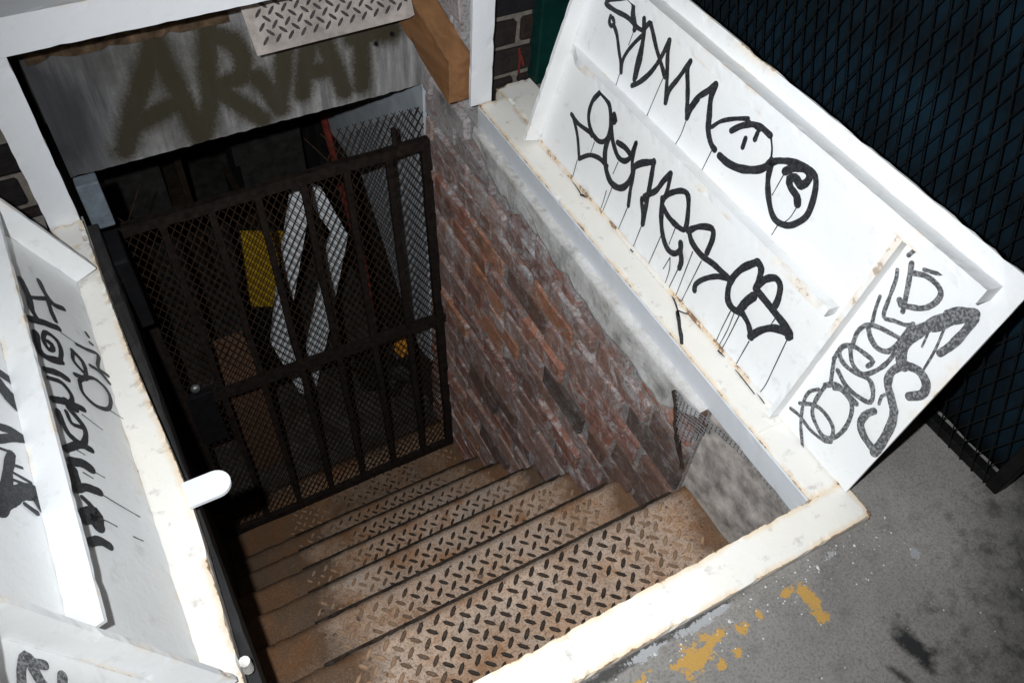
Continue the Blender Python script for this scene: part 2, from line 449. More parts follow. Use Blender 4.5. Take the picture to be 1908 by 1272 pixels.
def rough_box(name, lo, hi, res, mat, parent=None, chip=0.003, f=None, band=0.02, seed=0, top_wave=0.0):
    """a box cut into a grid of cells about `res` across, its long edges nicked, with an 'edge' attribute for rust"""
    dims = [hi[i] - lo[i] for i in range(3)]
    n = [max(1, int(round(d / res))) for d in dims]
    idx, verts, edge = {}, [], []
    def vid(i, j, k):
        key = (i, j, k)
        if key not in idx:
            p = Vector((lo[0] + dims[0] * i / n[0], lo[1] + dims[1] * j / n[1], lo[2] + dims[2] * k / n[2]))
            on = [(i in (0, n[0])), (j in (0, n[1])), (k in (0, n[2]))]
            dist = sorted(min(p[a] - lo[a], hi[a] - p[a]) for a in range(3))
            e = max(0.0, 1.0 - dist[1] / band)
            if sum(on) >= 2:
                c = Vector([(lo[a] + hi[a]) / 2 for a in range(3)])
                w = 0.8 * noise.noise(p * 30 + Vector((seed, seed * 2, 0))) + 1.1 * noise.noise(p * 190 + Vector((seed, 0, seed)))
                amt = chip * max(0.0, w + 0.05) * 1.4
                for a in range(3):
                    if on[a] and dims[a] < max(dims) * 0.8:
                        p[a] += amt * (1 if c[a] > p[a] else -1)
            if top_wave and k == n[2]:
                p.z += top_wave * noise.noise(Vector((p.x * 9, p.y * 9, seed)))
            q = f(*p) if f else tuple(p)
            idx[key] = len(verts)
            verts.append(q)
            edge.append(e)
        return idx[key]
    faces = []
    for k in (0, n[2]):
        for i in range(n[0]):
            for j in range(n[1]):
                faces.append((vid(i, j, k), vid(i + 1, j, k), vid(i + 1, j + 1, k), vid(i, j + 1, k)))
    for j in (0, n[1]):
        for i in range(n[0]):
            for k in range(n[2]):
                faces.append((vid(i, j, k), vid(i + 1, j, k), vid(i + 1, j, k + 1), vid(i, j, k + 1)))
    for i in (0, n[0]):
        for j in range(n[1]):
            for k in range(n[2]):
                faces.append((vid(i, j, k), vid(i, j + 1, k), vid(i, j + 1, k + 1), vid(i, j, k + 1)))
    o = mesh(name, verts, faces, mat, None, {'edge': edge})
    if parent is not None:
        place(parent, o)
    return o

def bar_geo(a, b, r, V, F, sides=4, rot=0.785):
    a, b = Vector(a), Vector(b)
    d = (b - a).normalized()
    s = d.cross(Vector((0, 0, 1)))
    if s.length < 1e-3:
        s = d.cross(Vector((1, 0, 0)))
    s.normalize()
    t = d.cross(s)
    i0 = len(V)
    for p in (a, b):
        for k in range(sides):
            an = rot + 2 * math.pi * k / sides
            V.append(p + s * (r * math.cos(an)) + t * (r * math.sin(an)))
    for k in range(sides):
        F.append((i0 + k, i0 + (k + 1) % sides, i0 + sides + (k + 1) % sides, i0 + sides + k))
    F.append(tuple(i0 + k for k in range(sides)))
    F.append(tuple(i0 + sides + k for k in reversed(range(sides))))

def tube(name, pts, r, mat, parent=None, sides=8, jitter=0.0):
    V, F = [], []
    rings = []
    pts = [Vector(p) for p in pts]
    for i, p in enumerate(pts):
        d = (pts[min(i + 1, len(pts) - 1)] - pts[max(i - 1, 0)]).normalized()
        s = d.cross(Vector((0, 0, 1)))
        if s.length < 1e-3:
            s = d.cross(Vector((1, 0, 0)))
        s.normalize()
        t = d.cross(s)
        ring = []
        for k in range(sides):
            an = 2 * math.pi * (k + 0.5) / sides
            rr = r * (1 + jitter * random.uniform(-1, 1))
            ring.append(len(V))
            V.append(p + s * (rr * math.cos(an)) + t * (rr * math.sin(an)))
        rings.append(ring)
    for a, b in zip(rings, rings[1:]):
        for k in range(sides):
            F.append((a[k], a[(k + 1) % sides], b[(k + 1) % sides], b[k]))
    F.append(tuple(reversed(rings[0])))
    F.append(tuple(rings[-1]))
    o = mesh(name, V, F, mat)
    if parent is not None:
        place(parent, o)
    return o

def prism(name, poly, f, t0, t1, mat, parent=None):
    """an outline (a, b) given thickness from t0 to t1; f(a, b, t) -> world"""
    n = len(poly)
    V = [f(a, b, t0) for a, b in poly] + [f(a, b, t1) for a, b in poly]
    F = [tuple(range(n)), tuple(reversed(range(n, 2 * n)))]
    F += [(i, (i + 1) % n, n + (i + 1) % n, n + i) for i in range(n)]
    o = mesh(name, V, F, mat)
    if parent is not None:
        place(parent, o)
    return o

def smooth_line(pts, step):
    """Catmull-Rom through the points, resampled"""
    P = [Vector((p[0], p[1], 0)) for p in pts]
    if len(P) == 2:
        P = [P[0], P[0].lerp(P[1], 0.5), P[1]]
    Q = [P[0] * 2 - P[1]] + P + [P[-1] * 2 - P[-2]]
    out = []
    for i in range(1, len(Q) - 2):
        p0, p1, p2, p3 = Q[i - 1:i + 3]
        m = max(2, int((p2 - p1).length / step))
        for k in range(m):
            t = k / m
            out.append(0.5 * ((2 * p1) + (p2 - p0) * t + (2 * p0 - 5 * p1 + 4 * p2 - p3) * t * t + (3 * p1 - p0 - 3 * p2 + p3) * t ** 3))
    out.append(Q[-2])
    return out

def strokes(name, rows, f, mat, parent, half=1.0, lift=0.0012, drip=False, label=None):
    """marker strokes as thin skins of paint lying on a flat face; rows of (half width mm, [(a mm, b mm), ...])"""
    V, F = [], []
    for si, (w, pts) in enumerate(rows):
        line = smooth_line([(a / 1000, b / 1000) for a, b in pts], 0.005)
        w = w * half / 1000
        n = len(line)
        lift_i = lift + 0.00007 * si
        L, R = [], []
        for i, p in enumerate(line):
            d = line[min(i + 1, n - 1)] - line[max(i - 1, 0)]
            if d.length < 1e-9:
                d = Vector((1, 0, 0))
            d.normalize()
            q = Vector((-d.y, d.x, 0))
            u = i / (n - 1)
            ww = w * (1 + 0.22 * noise.noise(Vector((p.x * 45, p.y * 45, si))) + 0.10 * noise.noise(Vector((p.x * 260, p.y * 260, si + 9))))
            if drip:
                ww *= (1.0 - 0.35 * u) if u < 0.93 else 0.95
            L.append(p + q * ww)
            R.append(p - q * ww)
        i0 = len(V)
        caps = []
        for end, sgn in ((0, -1), (n - 1, 1)):
            d = (line[1] - line[0]) if end == 0 else (line[-1] - line[-2])
            d = d.normalized() * sgn if d.length > 1e-9 else Vector((sgn, 0, 0))
            q = Vector((-d.y, d.x, 0))
            caps.append([line[end] + q * (w * math.cos(a)) + d * (w * math.sin(a)) for a in (0.5, 1.05, 1.57, 2.09, 2.64)])
        for p in L:
            V.append(f(p.x, p.y, lift_i))
        for p in R:
            V.append(f(p.x, p.y, lift_i))
        for i in range(n - 1):
            F.append((i0 + i, i0 + i + 1, i0 + n + i + 1, i0 + n + i))
        for ci, cap in enumerate(caps):
            j0 = len(V)
            for p in cap:
                V.append(f(p.x, p.y, lift_i))
            if ci == 0:
                F.append((i0 + n,) + tuple(range(j0, j0 + 5)) + (i0,))
            else:
                F.append((i0 + n - 1,) + tuple(range(j0, j0 + 5)) + (i0 + 2 * n - 1,))
    o = mesh(name, V, F, mat)
    place(parent, o)
    if label:
        o['label'] = label
    return o

def diamond_lines(u0, u1, v0, v1, cw, ch):
    """the two families of strands of expanded metal in a rectangle"""
    segs = []
    sl = ch / cw
    k = math.ceil((v1 - v0) / ch) + 1
    for sgn in (1, -1):
        for i in range(-k, int((u1 - u0) / cw) + k + 1):
            us = u0 + i * cw
            # v = v0 + sgn*sl*(u-us) (sgn 1), or from the top for -1
            pts = []
            vb = v0 if sgn == 1 else v1
            a, b = u0, u1
            def vv(u): return vb + sgn * sl * (u - us)
            ua, ub = us, us + (v1 - v0) / sl
            a, b = max(a, ua), min(b, ub)
            if b - a > 1e-4:
                segs.append(((a, vv(a)), (b, vv(b)), sgn))
    return segs

def expanded_mesh(name, f, u0, u1, v0, v1, cw, ch, r, mat, parent, wave=0.0, skip=None):
    V, F = [], []
    for (a, b, sgn) in diamond_lines(u0, u1, v0, v1, cw, ch):
        n = max(1, int(math.hypot(b[0] - a[0], b[1] - a[1]) / 0.12)) if wave or skip else 1
        for i in range(n):
            p = (a[0] + (b[0] - a[0]) * i / n, a[1] + (b[1] - a[1]) * i / n)
            q = (a[0] + (b[0] - a[0]) * (i + 1) / n, a[1] + (b[1] - a[1]) * (i + 1) / n)
            if skip and skip((p[0] + q[0]) / 2, (p[1] + q[1]) / 2):
                continue
            wp = wave * noise.noise(Vector((p[0] * 4, p[1] * 4, 3))) + sgn * r * 0.5
            wq = wave * noise.noise(Vector((q[0] * 4, q[1] * 4, 3))) + sgn * r * 0.5
            bar_geo(f(p[0], p[1], wp), f(q[0], q[1], wq), r, V, F)
    o = mesh(name, V, F, mat)
    o['kind'] = 'stuff'
    place(parent, o)
    return o

def lozenges(name, f, u0, u1, v0, v1, pitch, ln, wd, h, mat, parent, keep=None, dust=None):
    """raised lozenges of tread plate, alternately at +45 and -45 degrees"""
    V, F, D = [], [], []
    nu, nv = int((u1 - u0) / pitch), int((v1 - v0) / pitch)
    for i in range(nu + 1):
        for j in range(nv + 1):
            for k in (0, 1):
                u = u0 + (i + 0.5 * k + 0.25) * pitch
                v = v0 + (j + 0.5 * k + 0.25) * pitch
                if u + ln * 0.5 > u1 or v + ln * 0.5 > v1 or u - ln * 0.4 < u0 or v - ln * 0.4 < v0:
                    continue
                if keep and not keep(u, v):
                    continue
                an = math.radians(45 if k else -45)
                ca, sa = math.cos(an), math.sin(an)
                i0 = len(V)
                D += [dust(u, v) if dust else 0.0] * 12
                for t, hh in ((1.0, 0.0), (0.62, h)):
                    for a, b in ((0.5, 0), (0.25, 0.42), (-0.25, 0.42), (-0.5, 0), (-0.25, -0.42), (0.25, -0.42)):
                        x, y = a * ln * t, b * wd * t
                        V.append(f(u + ca * x - sa * y, v + sa * x + ca * y, hh))
                for q in range(6):
                    F.append((i0 + q, i0 + (q + 1) % 6, i0 + 6 + (q + 1) % 6, i0 + 6 + q))
                F.append(tuple(i0 + 6 + q for q in range(6)))
    o = mesh(name, V, F, mat, None, {'dirt': D})
    o['kind'] = 'stuff'
    place(parent, o)
    return o

def blob_poly(cx, cy, rx, ry, n, seed, rough=0.35):
    rnd = random.Random(seed)
    ph = rnd.uniform(0, 50)
    return [(cx + rx * (1 + rough * noise.noise(Vector((math.cos(a) * 1.7 + ph, math.sin(a) * 1.7, seed))) * 1.6 + rough * 0.5 * noise.noise(Vector((math.cos(a) * 6 + ph, math.sin(a) * 6, seed)))) * math.cos(a),
             cy + ry * (1 + rough * noise.noise(Vector((math.cos(a) * 1.7 + ph, math.sin(a) * 1.7, seed + 5))) * 1.6 + rough * 0.5 * noise.noise(Vector((math.cos(a) * 6 + ph, math.sin(a) * 6, seed + 5)))) * math.sin(a))
            for a in [2 * math.pi * i / n for i in range(n)]]

def ground_patch(name, poly, z, mat, parent):
    o = mesh(name, [(x, y, z) for x, y in poly], [tuple(range(len(poly)))], mat)
    place(parent, o)
    return o

# shared brick meshes: worn, slightly uneven
def brick_meshes(prefix, L, H, D, mat, count, wear):
    out = []
    for s in range(count):
        rnd = random.Random(100 + s)
        bm = bmesh.new()
        bmesh.ops.create_cube(bm, size=1.0)
        for v in bm.verts:
            v.co = Vector((v.co.x * L, v.co.y * D, v.co.z * H))
        bmesh.ops.bevel(bm, geom=list(bm.edges), offset=min(0.006, H * 0.1), segments=1, affect='EDGES')
        for v in bm.verts:
            v.co += Vector((rnd.uniform(-1, 1), rnd.uniform(-1, 1), rnd.uniform(-1, 1))) * wear
        me = bpy.data.meshes.new(prefix)
        bm.to_mesh(me)
        bm.free()
        me.materials.append(mat)
        out.append(me)
    return out

# ------------------------------------------------------------------ graffiti: (half width mm, [(along the leaf, up the leaf) mm])
MARKER_UPPER_ROW = [
  (5.5, [(-352,458),(-301,424),(-270,405),(-263,393),(-298,395),(-337,402),(-363,402),(-380,400),(-399,403)]),
  (7, [(-324,437),(-343,433),(-355,414),(-373,399),(-375,393)]),
  (5, [(-292,379),(-294,367),(-305,363),(-310,373),(-300,379)]),
  (5, [(-310,369),(-331,357),(-356,332),(-373,316),(-386,299)]),
  (5, [(-386,299),(-377,321),(-380,345),(-390,370),(-402,393)]),
  (6.5, [(-390,424),(-404,403),(-414,377),(-421,340),(-431,309)]),
  (6, [(-405,401),(-423,360),(-429,331),(-432,314)]),
  (5.5, [(-401,403),(-409,425),(-420,421),(-456,394),(-482,378),(-509,361)]),
  (6, [(-480,426),(-477,385),(-467,347),(-449,314),(-432,295)]),
  (5.5, [(-480,426),(-492,399),(-515,363),(-539,320)]),
  (6, [(-539,320),(-534,345),(-544,380),(-554,422)]),
  (6, [(-554,422),(-556,405),(-578,375),(-608,328)]),
  (6, [(-608,328),(-607,346),(-613,374)]),
  (6.5, [(-604,347),(-610,375),(-627,401),(-637,421)]),
  (7, [(-637,421),(-641,394),(-657,364),(-671,340),(-691,324),(-706,320)]),
  (4.5, [(-675,351),(-688,372),(-712,393),(-742,413)]),
  (6.5, [(-721,373),(-735,392),(-755,409),(-776,417),(-803,417)]),
  (3, [(-740,411),(-760,410),(-778,410)]),
  (5, [(-758,381),(-762,363)]),
  (5, [(-776,404),(-778,391)]),
  (2.2, [(-805,417),(-821,400),(-832,380)]),
  (8, [(-724,318),(-750,319),(-782,329),(-815,350),(-829,368),(-832,382)]),
  (6.5, [(-835,379),(-846,392),(-877,410),(-902,416),(-926,416),(-943,393),(-954,354),(-945,327),(-929,309),(-903,302),(-877,316),(-848,348),(-835,379)]),
  (8, [(-869,385),(-882,403),(-903,415),(-917,410),(-918,395),(-911,385)]),
  (8, [(-911,385),(-894,389),(-885,380),(-895,370),(-916,365),(-926,355)]),
]
DRIPS_UPPER_ROW = [
  (2.0, [(-927,354),(-926,322),(-914,298)]),
  (2.0, [(-913,296),(-913,274)]),
  (2.0, [(-869,379),(-870,333)]),
  (2.0, [(-383,293),(-386,268)]),
  (2.0, [(-375,390),(-376,358)]),
  (2.0, [(-505,356),(-505,319),(-506,267)]),
  (2.0, [(-608,326),(-612,293),(-610,265)]),
  (2.0, [(-700,316),(-701,264)]),
]
MARKER_LOWER_ROW = [
  (6, [(-284,130),(-317,126),(-363,133),(-374,131)]),
  (5.5, [(-291,130),(-329,101),(-363,60)]),
  (6, [(-363,60),(-391,89),(-423,103),(-456,105)]),
  (6.5, [(-349,230),(-335,196),(-341,161),(-368,138),(-403,135),(-423,154),(-418,185),(-390,221),(-349,230)]),
  (7, [(-415,213),(-427,204),(-423,199)]),
  (7, [(-411,207),(-425,180),(-446,160),(-476,144),(-500,149),(-510,168),(-487,174),(-458,169)]),
  (5.5, [(-510,168),(-509,204),(-520,165),(-539,138)]),
  (8, [(-427,177),(-431,134),(-452,102),(-484,83),(-514,87),(-532,105),(-538,137),(-533,155),(-548,177),(-578,201)]),
  (6, [(-540,139),(-551,106),(-564,75)]),
  (7, [(-577,203),(-591,166),(-605,126),(-624,70)]),
  (6, [(-608,118),(-590,115),(-609,93),(-623,72)]),
  (7, [(-595,124),(-617,155),(-624,185),(-633,211)]),
  (6, [(-633,211),(-645,176),(-647,147)]),
  (7, [(-643,152),(-657,179),(-681,202),(-700,203),(-720,174),(-732,143),(-715,134),(-681,133),(-651,141)]),
  (7, [(-642,154),(-667,112),(-693,86),(-718,75),(-738,81),(-746,99),(-738,111)]),
  (7, [(-746,99),(-762,81),(-766,65)]),
  (7.5, [(-741,145),(-761,172),(-790,190),(-803,176),(-808,142)]),
  (7.5, [(-743,147),(-763,133),(-799,128),(-838,135),(-882,137)]),
  (6.5, [(-882,137),(-856,120),(-832,91),(-822,67),(-827,55)]),
  (8, [(-918,212),(-896,174),(-890,135),(-904,104),(-925,96),(-949,105)]),
  (8, [(-918,212),(-933,207),(-943,183),(-946,167)]),
  (10, [(-941,106),(-944,131),(-951,152)]),
  (8, [(-946,167),(-952,196),(-969,215),(-986,211),(-997,189),(-1000,173)]),
  (8.5, [(-949,167),(-1004,162),(-1057,155),(-1058,146)]),
  (7.5, [(-945,107),(-973,99),(-995,82)]),
  (8.5, [(-992,82),(-1004,111),(-1024,136),(-1055,153)]),
]
DRIPS_LOWER_ROW = [
  (2.2, [(-924,89),(-928,42),(-934,-1)]),
  (2.2, [(-933,92),(-941,49),(-944,-1)]),
  (2.2, [(-946,94),(-951,43),(-954,-7)]),
  (2.2, [(-995,71),(-997,37),(-1000,-3)]),
  (2.2, [(-1057,148),(-1069,75),(-1076,30),(-1075,-4)]),
  (2.2, [(-1014,152),(-1014,130)]),
  (2.2, [(-359,53),(-367,-1)]),
  (2.2, [(-390,124),(-392,94)]),
  (2.2, [(-483,134),(-483,103)]),
  (2.2, [(-497,77),(-500,3)]),
  (2.2, [(-485,57),(-489,33),(-492,3)]),
  (2.2, [(-564,74),(-567,-6)]),
  (2.2, [(-623,67),(-629,-2)]),
  (2.2, [(-684,84),(-689,-1)]),
  (2.2, [(-708,129),(-713,87)]),
  (2.2, [(-764,64),(-767,-2)]),
  (2.2, [(-732,65),(-746,40),(-754,-3)]),
  (2.2, [(-776,118),(-794,-5)]),
  (2.2, [(-806,118),(-812,0)]),
  (2.2, [(-732,65),(-730,32)]),
]
MARKER_FRONT_LIP = [
  (6, [(-1145,38),(-1168,42),(-1201,39),(-1235,47),(-1243,57)]),
  (6, [(-1165,115),(-1154,95),(-1158,69),(-1178,33),(-1199,9),(-1210,-3)]),
  (6.5, [(-1153,62),(-1177,84),(-1203,89),(-1231,80),(-1243,55)]),
  (7, [(-1171,129),(-1173,96),(-1182,70),(-1203,57),(-1226,52),(-1243,68),(-1247,99),(-1239,131),(-1224,148),(-1199,150),(-1187,141)]),
  (9, [(-1170,132),(-1185,149),(-1211,153),(-1234,153)]),
  (6.5, [(-1152,186),(-1177,141)]),
  (7.5, [(-1171,173),(-1202,163),(-1232,167),(-1251,176),(-1244,194),(-1224,206),(-1196,195),(-1171,192),(-1153,202),(-1154,219),(-1168,231),(-1191,236),(-1210,237),(-1208,223)]),
  (6.5, [(-1153,183),(-1150,212),(-1158,225)]),
  (7, [(-1163,225),(-1184,205),(-1208,203),(-1221,221),(-1229,248),(-1230,277)]),
  (7, [(-1165,228),(-1157,256),(-1162,278),(-1179,290),(-1199,297),(-1226,305)]),
  (8, [(-1166,278),(-1181,266),(-1202,261),(-1219,271),(-1224,292),(-1222,333)]),
  (5.5, [(-1169,285),(-1157,312),(-1150,334)]),
  (6, [(-1146,389),(-1154,375),(-1163,347),(-1176,312),(-1194,319),(-1215,329),(-1222,339)]),
  (7.5, [(-1158,414),(-1176,382),(-1196,342)]),
  (8, [(-1171,404),(-1190,414),(-1213,415),(-1226,407),(-1227,388),(-1216,368),(-1187,348)]),
  (9, [(-1180,353),(-1187,349)]),
  (6, [(-1146,420),(-1150,435),(-1161,450)]),
  (6, [(-1204,453),(-1210,445),(-1203,431),(-1181,420)]),
]
MARKER_LARGE_LOOP = [
  (10, [(-1285,335),(-1290,358),(-1291,387),(-1289,416)]),
  (12, [(-1285,421),(-1265,406),(-1256,389)]),
  (17, [(-1272,406),(-1260,385),(-1248,362)]),
  (14, [(-1247,363),(-1235,329),(-1233,301),(-1245,278),(-1255,273)]),
  (11, [(-1257,277),(-1278,286),(-1300,279),(-1307,260),(-1294,240)]),
  (10, [(-1252,272),(-1246,248),(-1254,228),(-1271,215),(-1291,200)]),
  (12, [(-1291,200),(-1302,179),(-1311,140),(-1313,112)]),
  (10, [(-1311,115),(-1282,120),(-1263,133),(-1260,154),(-1266,170)]),
  (2.5, [(-1250,347),(-1257,321)]),
  (3, [(-1265,370),(-1276,332),(-1283,292)]),
  (4, [(-1265,214),(-1260,203),(-1265,188)]),
]
LEFT_LOWER = [
  (14, [(-329,181),(-368,172),(-406,173),(-427,164)]),
  (9, [(-369,170),(-359,151),(-338,120)]),
  (13, [(-296,130),(-326,123),(-345,107),(-339,81)]),
  (12, [(-341,121),(-373,120),(-396,116)]),
  (15, [(-438,186),(-426,156),(-415,114)]),
  (15, [(-470,180),(-512,183),(-523,167),(-512,133)]),
  (11, [(-515,136),(-480,125),(-456,129),(-451,153),(-478,165),(-498,158),(-488,146),(-476,147),(-476,154)]),
  (14, [(-559,180),(-551,151),(-553,130)]),
  (10, [(-577,178),(-572,149),(-589,133),(-607,135),(-627,151)]),
  (14, [(-627,181),(-617,148),(-614,111)]),
  (18, [(-617,151),(-623,133)]),
  (12, [(-631,149),(-645,135),(-660,124),(-681,125),(-705,139),(-702,158),(-689,171),(-652,178)]),
  (9, [(-643,158),(-666,152),(-665,131)]),
  (14, [(-734,183),(-710,147),(-710,122)]),
  (18, [(-757,177),(-752,153),(-756,136)]),
  (16, [(-814,184),(-803,162),(-801,132)]),
  (10, [(-828,176),(-840,160),(-858,150)]),
  (26, [(-867,184),(-851,157),(-874,158)]),
  (16, [(-912,184),(-904,164),(-908,145)]),
  (20, [(-775,182),(-804,181)]),
  (9, [(-434,75),(-432,51),(-428,18),(-468,30),(-477,7)]),
  (11, [(-462,94),(-481,73),(-522,78),(-530,106)]),
  (9, [(-466,95),(-492,99),(-510,80)]),
  (9, [(-477,53),(-480,30),(-499,11)]),
  (9, [(-542,100),(-571,100),(-588,75),(-579,40),(-546,23),(-522,28),(-511,52),(-522,78),(-542,100)]),
  (8, [(-378,35),(-386,31)]),
  (8, [(-403,32),(-405,27)]),
]
LEFT_LOWER_DRIPS = [
  (2.5, [(-801,132),(-811,90),(-820,43)]),
  (2.5, [(-858,150),(-857,133),(-861,111)]),
  (2.5, [(-870,76),(-872,55)]),
  (2.5, [(-578,34),(-583,-4)]),
  (2.5, [(-629,117),(-643,74)]),
  (2.5, [(-424,110),(-429,73)]),
  (2.5, [(-757,138),(-762,107)]),
  (2.5, [(-725,158),(-728,141)]),
  (2.5, [(-771,157),(-775,137)]),
]
LEFT_UPPER = [
  (16, [(-626,293),(-632,271),(-640,260)]),
  (26, [(-650,298),(-672,280),(-690,258)]),
  (14, [(-749,317),(-746,290),(-752,268)]),
  (14, [(-751,267),(-763,299),(-777,323)]),
  (16, [(-796,303),(-827,315),(-857,324),(-884,342)]),
  (26, [(-906,349),(-878,323),(-860,296),(-855,274),(-875,263)]),
  (5, [(-815,305),(-814,288)]),
  (5, [(-830,308),(-837,277)]),
  (5, [(-844,316),(-844,282)]),
  (8, [(-882,298),(-891,279)]),
  (5, [(-793,324),(-792,310)]),
]
LEFT_LIP = [
  (9, [(-1160,366),(-1136,361),(-1120,351),(-1127,342),(-1128,325)]),
  (10, [(-1130,345),(-1146,339),(-1156,333)]),
  (10, [(-1140,300),(-1153,304)]),
  (4, [(-1113,182),(-1122,154)]),
]
SPRAY = [
  [(-699,183),(-738,115),(-789,26),(-842,-84)],
  [(-699,183),(-686,101),(-671,18),(-653,-106)],
  [(-792,-16),(-700,10)],
  [(-571,180),(-594,76),(-607,-6),(-646,-96)],
  [(-572,175),(-521,143),(-500,87),(-518,39),(-585,31)],
  [(-590,32),(-545,-24),(-485,-100)],
  [(-477,28),(-456,-17),(-432,-81)],
  [(-396,80),(-414,-1),(-436,-74)],
  [(-332,80),(-352,10),(-367,-48)],
  [(-291,91),(-274,27),(-255,-45),(-248,-76)],
  [(-347,8),(-282,2)],
  [(-186,80),(-199,-72)],
  [(-212,74),(-161,74),(-98,70)],
]

# ================================================================== THE SETTING
GZ = -0.015                                    # pavement level
HX0, HX1, HY0, HY1 = -1.058, 0.092, -1.379, 0.30
def sheet_with_hole(name, z, mat, ex):
    xs = [-ex, HX0, HX1, ex]
    ys = [-ex, HY0, HY1]
    V = [(x, y, z) for y in ys for x in xs]
    F = [(0, 1, 5, 4), (1, 2, 6, 5), (2, 3, 7, 6), (4, 5, 9, 8), (6, 7, 11, 10)]
    return mesh(name, V, F, mat)
sidewalk = sheet_with_hole('sidewalk', GZ, M['pavement'], 30.0)
sidewalk['kind'] = 'structure'

# flakes of paint and grit nobody could count
V, F = [], []
rnd = random.Random(5)
for i in range(190):
    t = rnd.random()
    if i < 150:
        x, y = rnd.uniform(-0.7, 0.12), -1.383 - abs(rnd.gauss(0, 0.045))
    else:
        x, y = rnd.uniform(-0.9, 0.32), -1.385 - rnd.random() ** 1.5 * 0.5
    r = rnd.uniform(0.0007, 0.0022) * (2.0 if rnd.random() < 0.08 else 1)
    a0 = rnd.uniform(0, 6.28)
    k = len(V)
    n = 5
    for j in range(n):
        a = a0 + 6.28 * j / n
        V.append((x + r * math.cos(a) * rnd.uniform(0.6, 1.2), y + r * math.sin(a) * rnd.uniform(0.6, 1.2), GZ + 0.0012))
    V.append((x, y, GZ + 0.0012 + r * 0.7))
    F += [(k + j, k + (j + 1) % n, k + n) for j in range(n)]
flakes = mesh('paint_flakes', V, F, M['chip'])
flakes['kind'] = 'stuff'
flakes['label'] = 'white paint flakes and grit scattered on the pavement before the frame'

# ------------------------------------------------------------------ building front: brick wall round the low opening
wall = thing('brick_building_front', (0.5, 0.1, 0), 'dark brick building front with pale mortar joints around the white opening frame', 'brick wall')
for lo, hi in (((-4.0, 0.072, -0.2), (-1.045, 0.30, 3.2)), ((0.040, 0.072, -0.2), (4.0, 0.30, 3.2)), ((-1.045, 0.072, 0.475), (0.040, 0.30, 3.2))):
    box('mortar_backing', lo, hi, M['mortar_front'], wall)
FB = brick_meshes('front_brick', 0.205, 0.068, 0.06, M['brick_front'], 5, 0.0022)
PITCH_Z, PITCH_X = 0.0845, 0.222
for k in range(0, 14):
    zc = 0.0 - 0.030 + PITCH_Z * k
    xo = (0.5 if k % 2 else 0.0) * PITCH_X
    for i in range(-9, 7):
        xc = 0.045 + xo + PITCH_X * i
        x0, x1 = xc - 0.1025, xc + 0.1025
        if x1 < -1.75 or x0 > 1.2:
            continue
        if zc - 0.034 < 0.475:                       # beside the opening: cut at the posts
            if x0 > -1.045 and x1 < 0.040:
                continue
            if x0 < -1.045 < x1:
                x1 = -1.050
            elif x0 < 0.040 < x1:
                x0 = 0.046
            elif -1.045 < xc < 0.04:
                continue
        if x1 - x0 < 0.03:
            continue
        o = link('brick', random.choice(FB), None)
        o.location = ((x0 + x1) / 2, 0.088 + random.uniform(-0.002, 0.002), zc)
        o.scale = ((x1 - x0) / 0.205, 1, 1)
        o.rotation_euler = (0, random.uniform(-0.012, 0.012), 0)
        place(wall, o)
strokes('chalk_mark', [(3.2, [(156, 92), (160, 60), (158, 20)]), (2.4, [(158, 85), (168, 55), (172, 40)])], lambda a, b, t: (a, 0.0540 - t, b), M['red'], wall, 1.0, 0.002, label='red scrawl on a dark brick')
tag(box('door_jamb', (0.196, 0.020, -0.01), (0.30, 0.070, 1.9), M['green'], None, bevel=0.004), 'dark green painted jamb beside the brick, behind the right hatch leaf', 'door jamb')

# white frame of the low opening in the building front
portal = thing('opening_frame', (-0.5, 0.0, 0), 'white painted steel frame around the low opening in the brick front', 'frame')
rough_box('post', (-0.012, 0.0, -0.004), (0.049, 0.012, 0.397), 0.02, M['post_paint'], portal, 0.0015, seed=1)
rough_box('post', (-1.053, 0.0, -0.058), (-0.988, 0.012, 0.397), 0.02, M['post_paint'], portal, 0.0020, seed=2)
rough_box('top_bar', (-1.053, 0.0, 0.398), (0.049, 0.012, 0.473), 0.02, M['post_paint'], portal, 0.0015, seed=3)
box('return_flange', (-1.053, 0.0125, 0.462), (0.049, 0.065, 0.472), M['post_paint'], portal)
box('sill', (-1.12, -0.075, -0.075), (-0.985, 0.07, -0.0605), M['plaster'], portal)

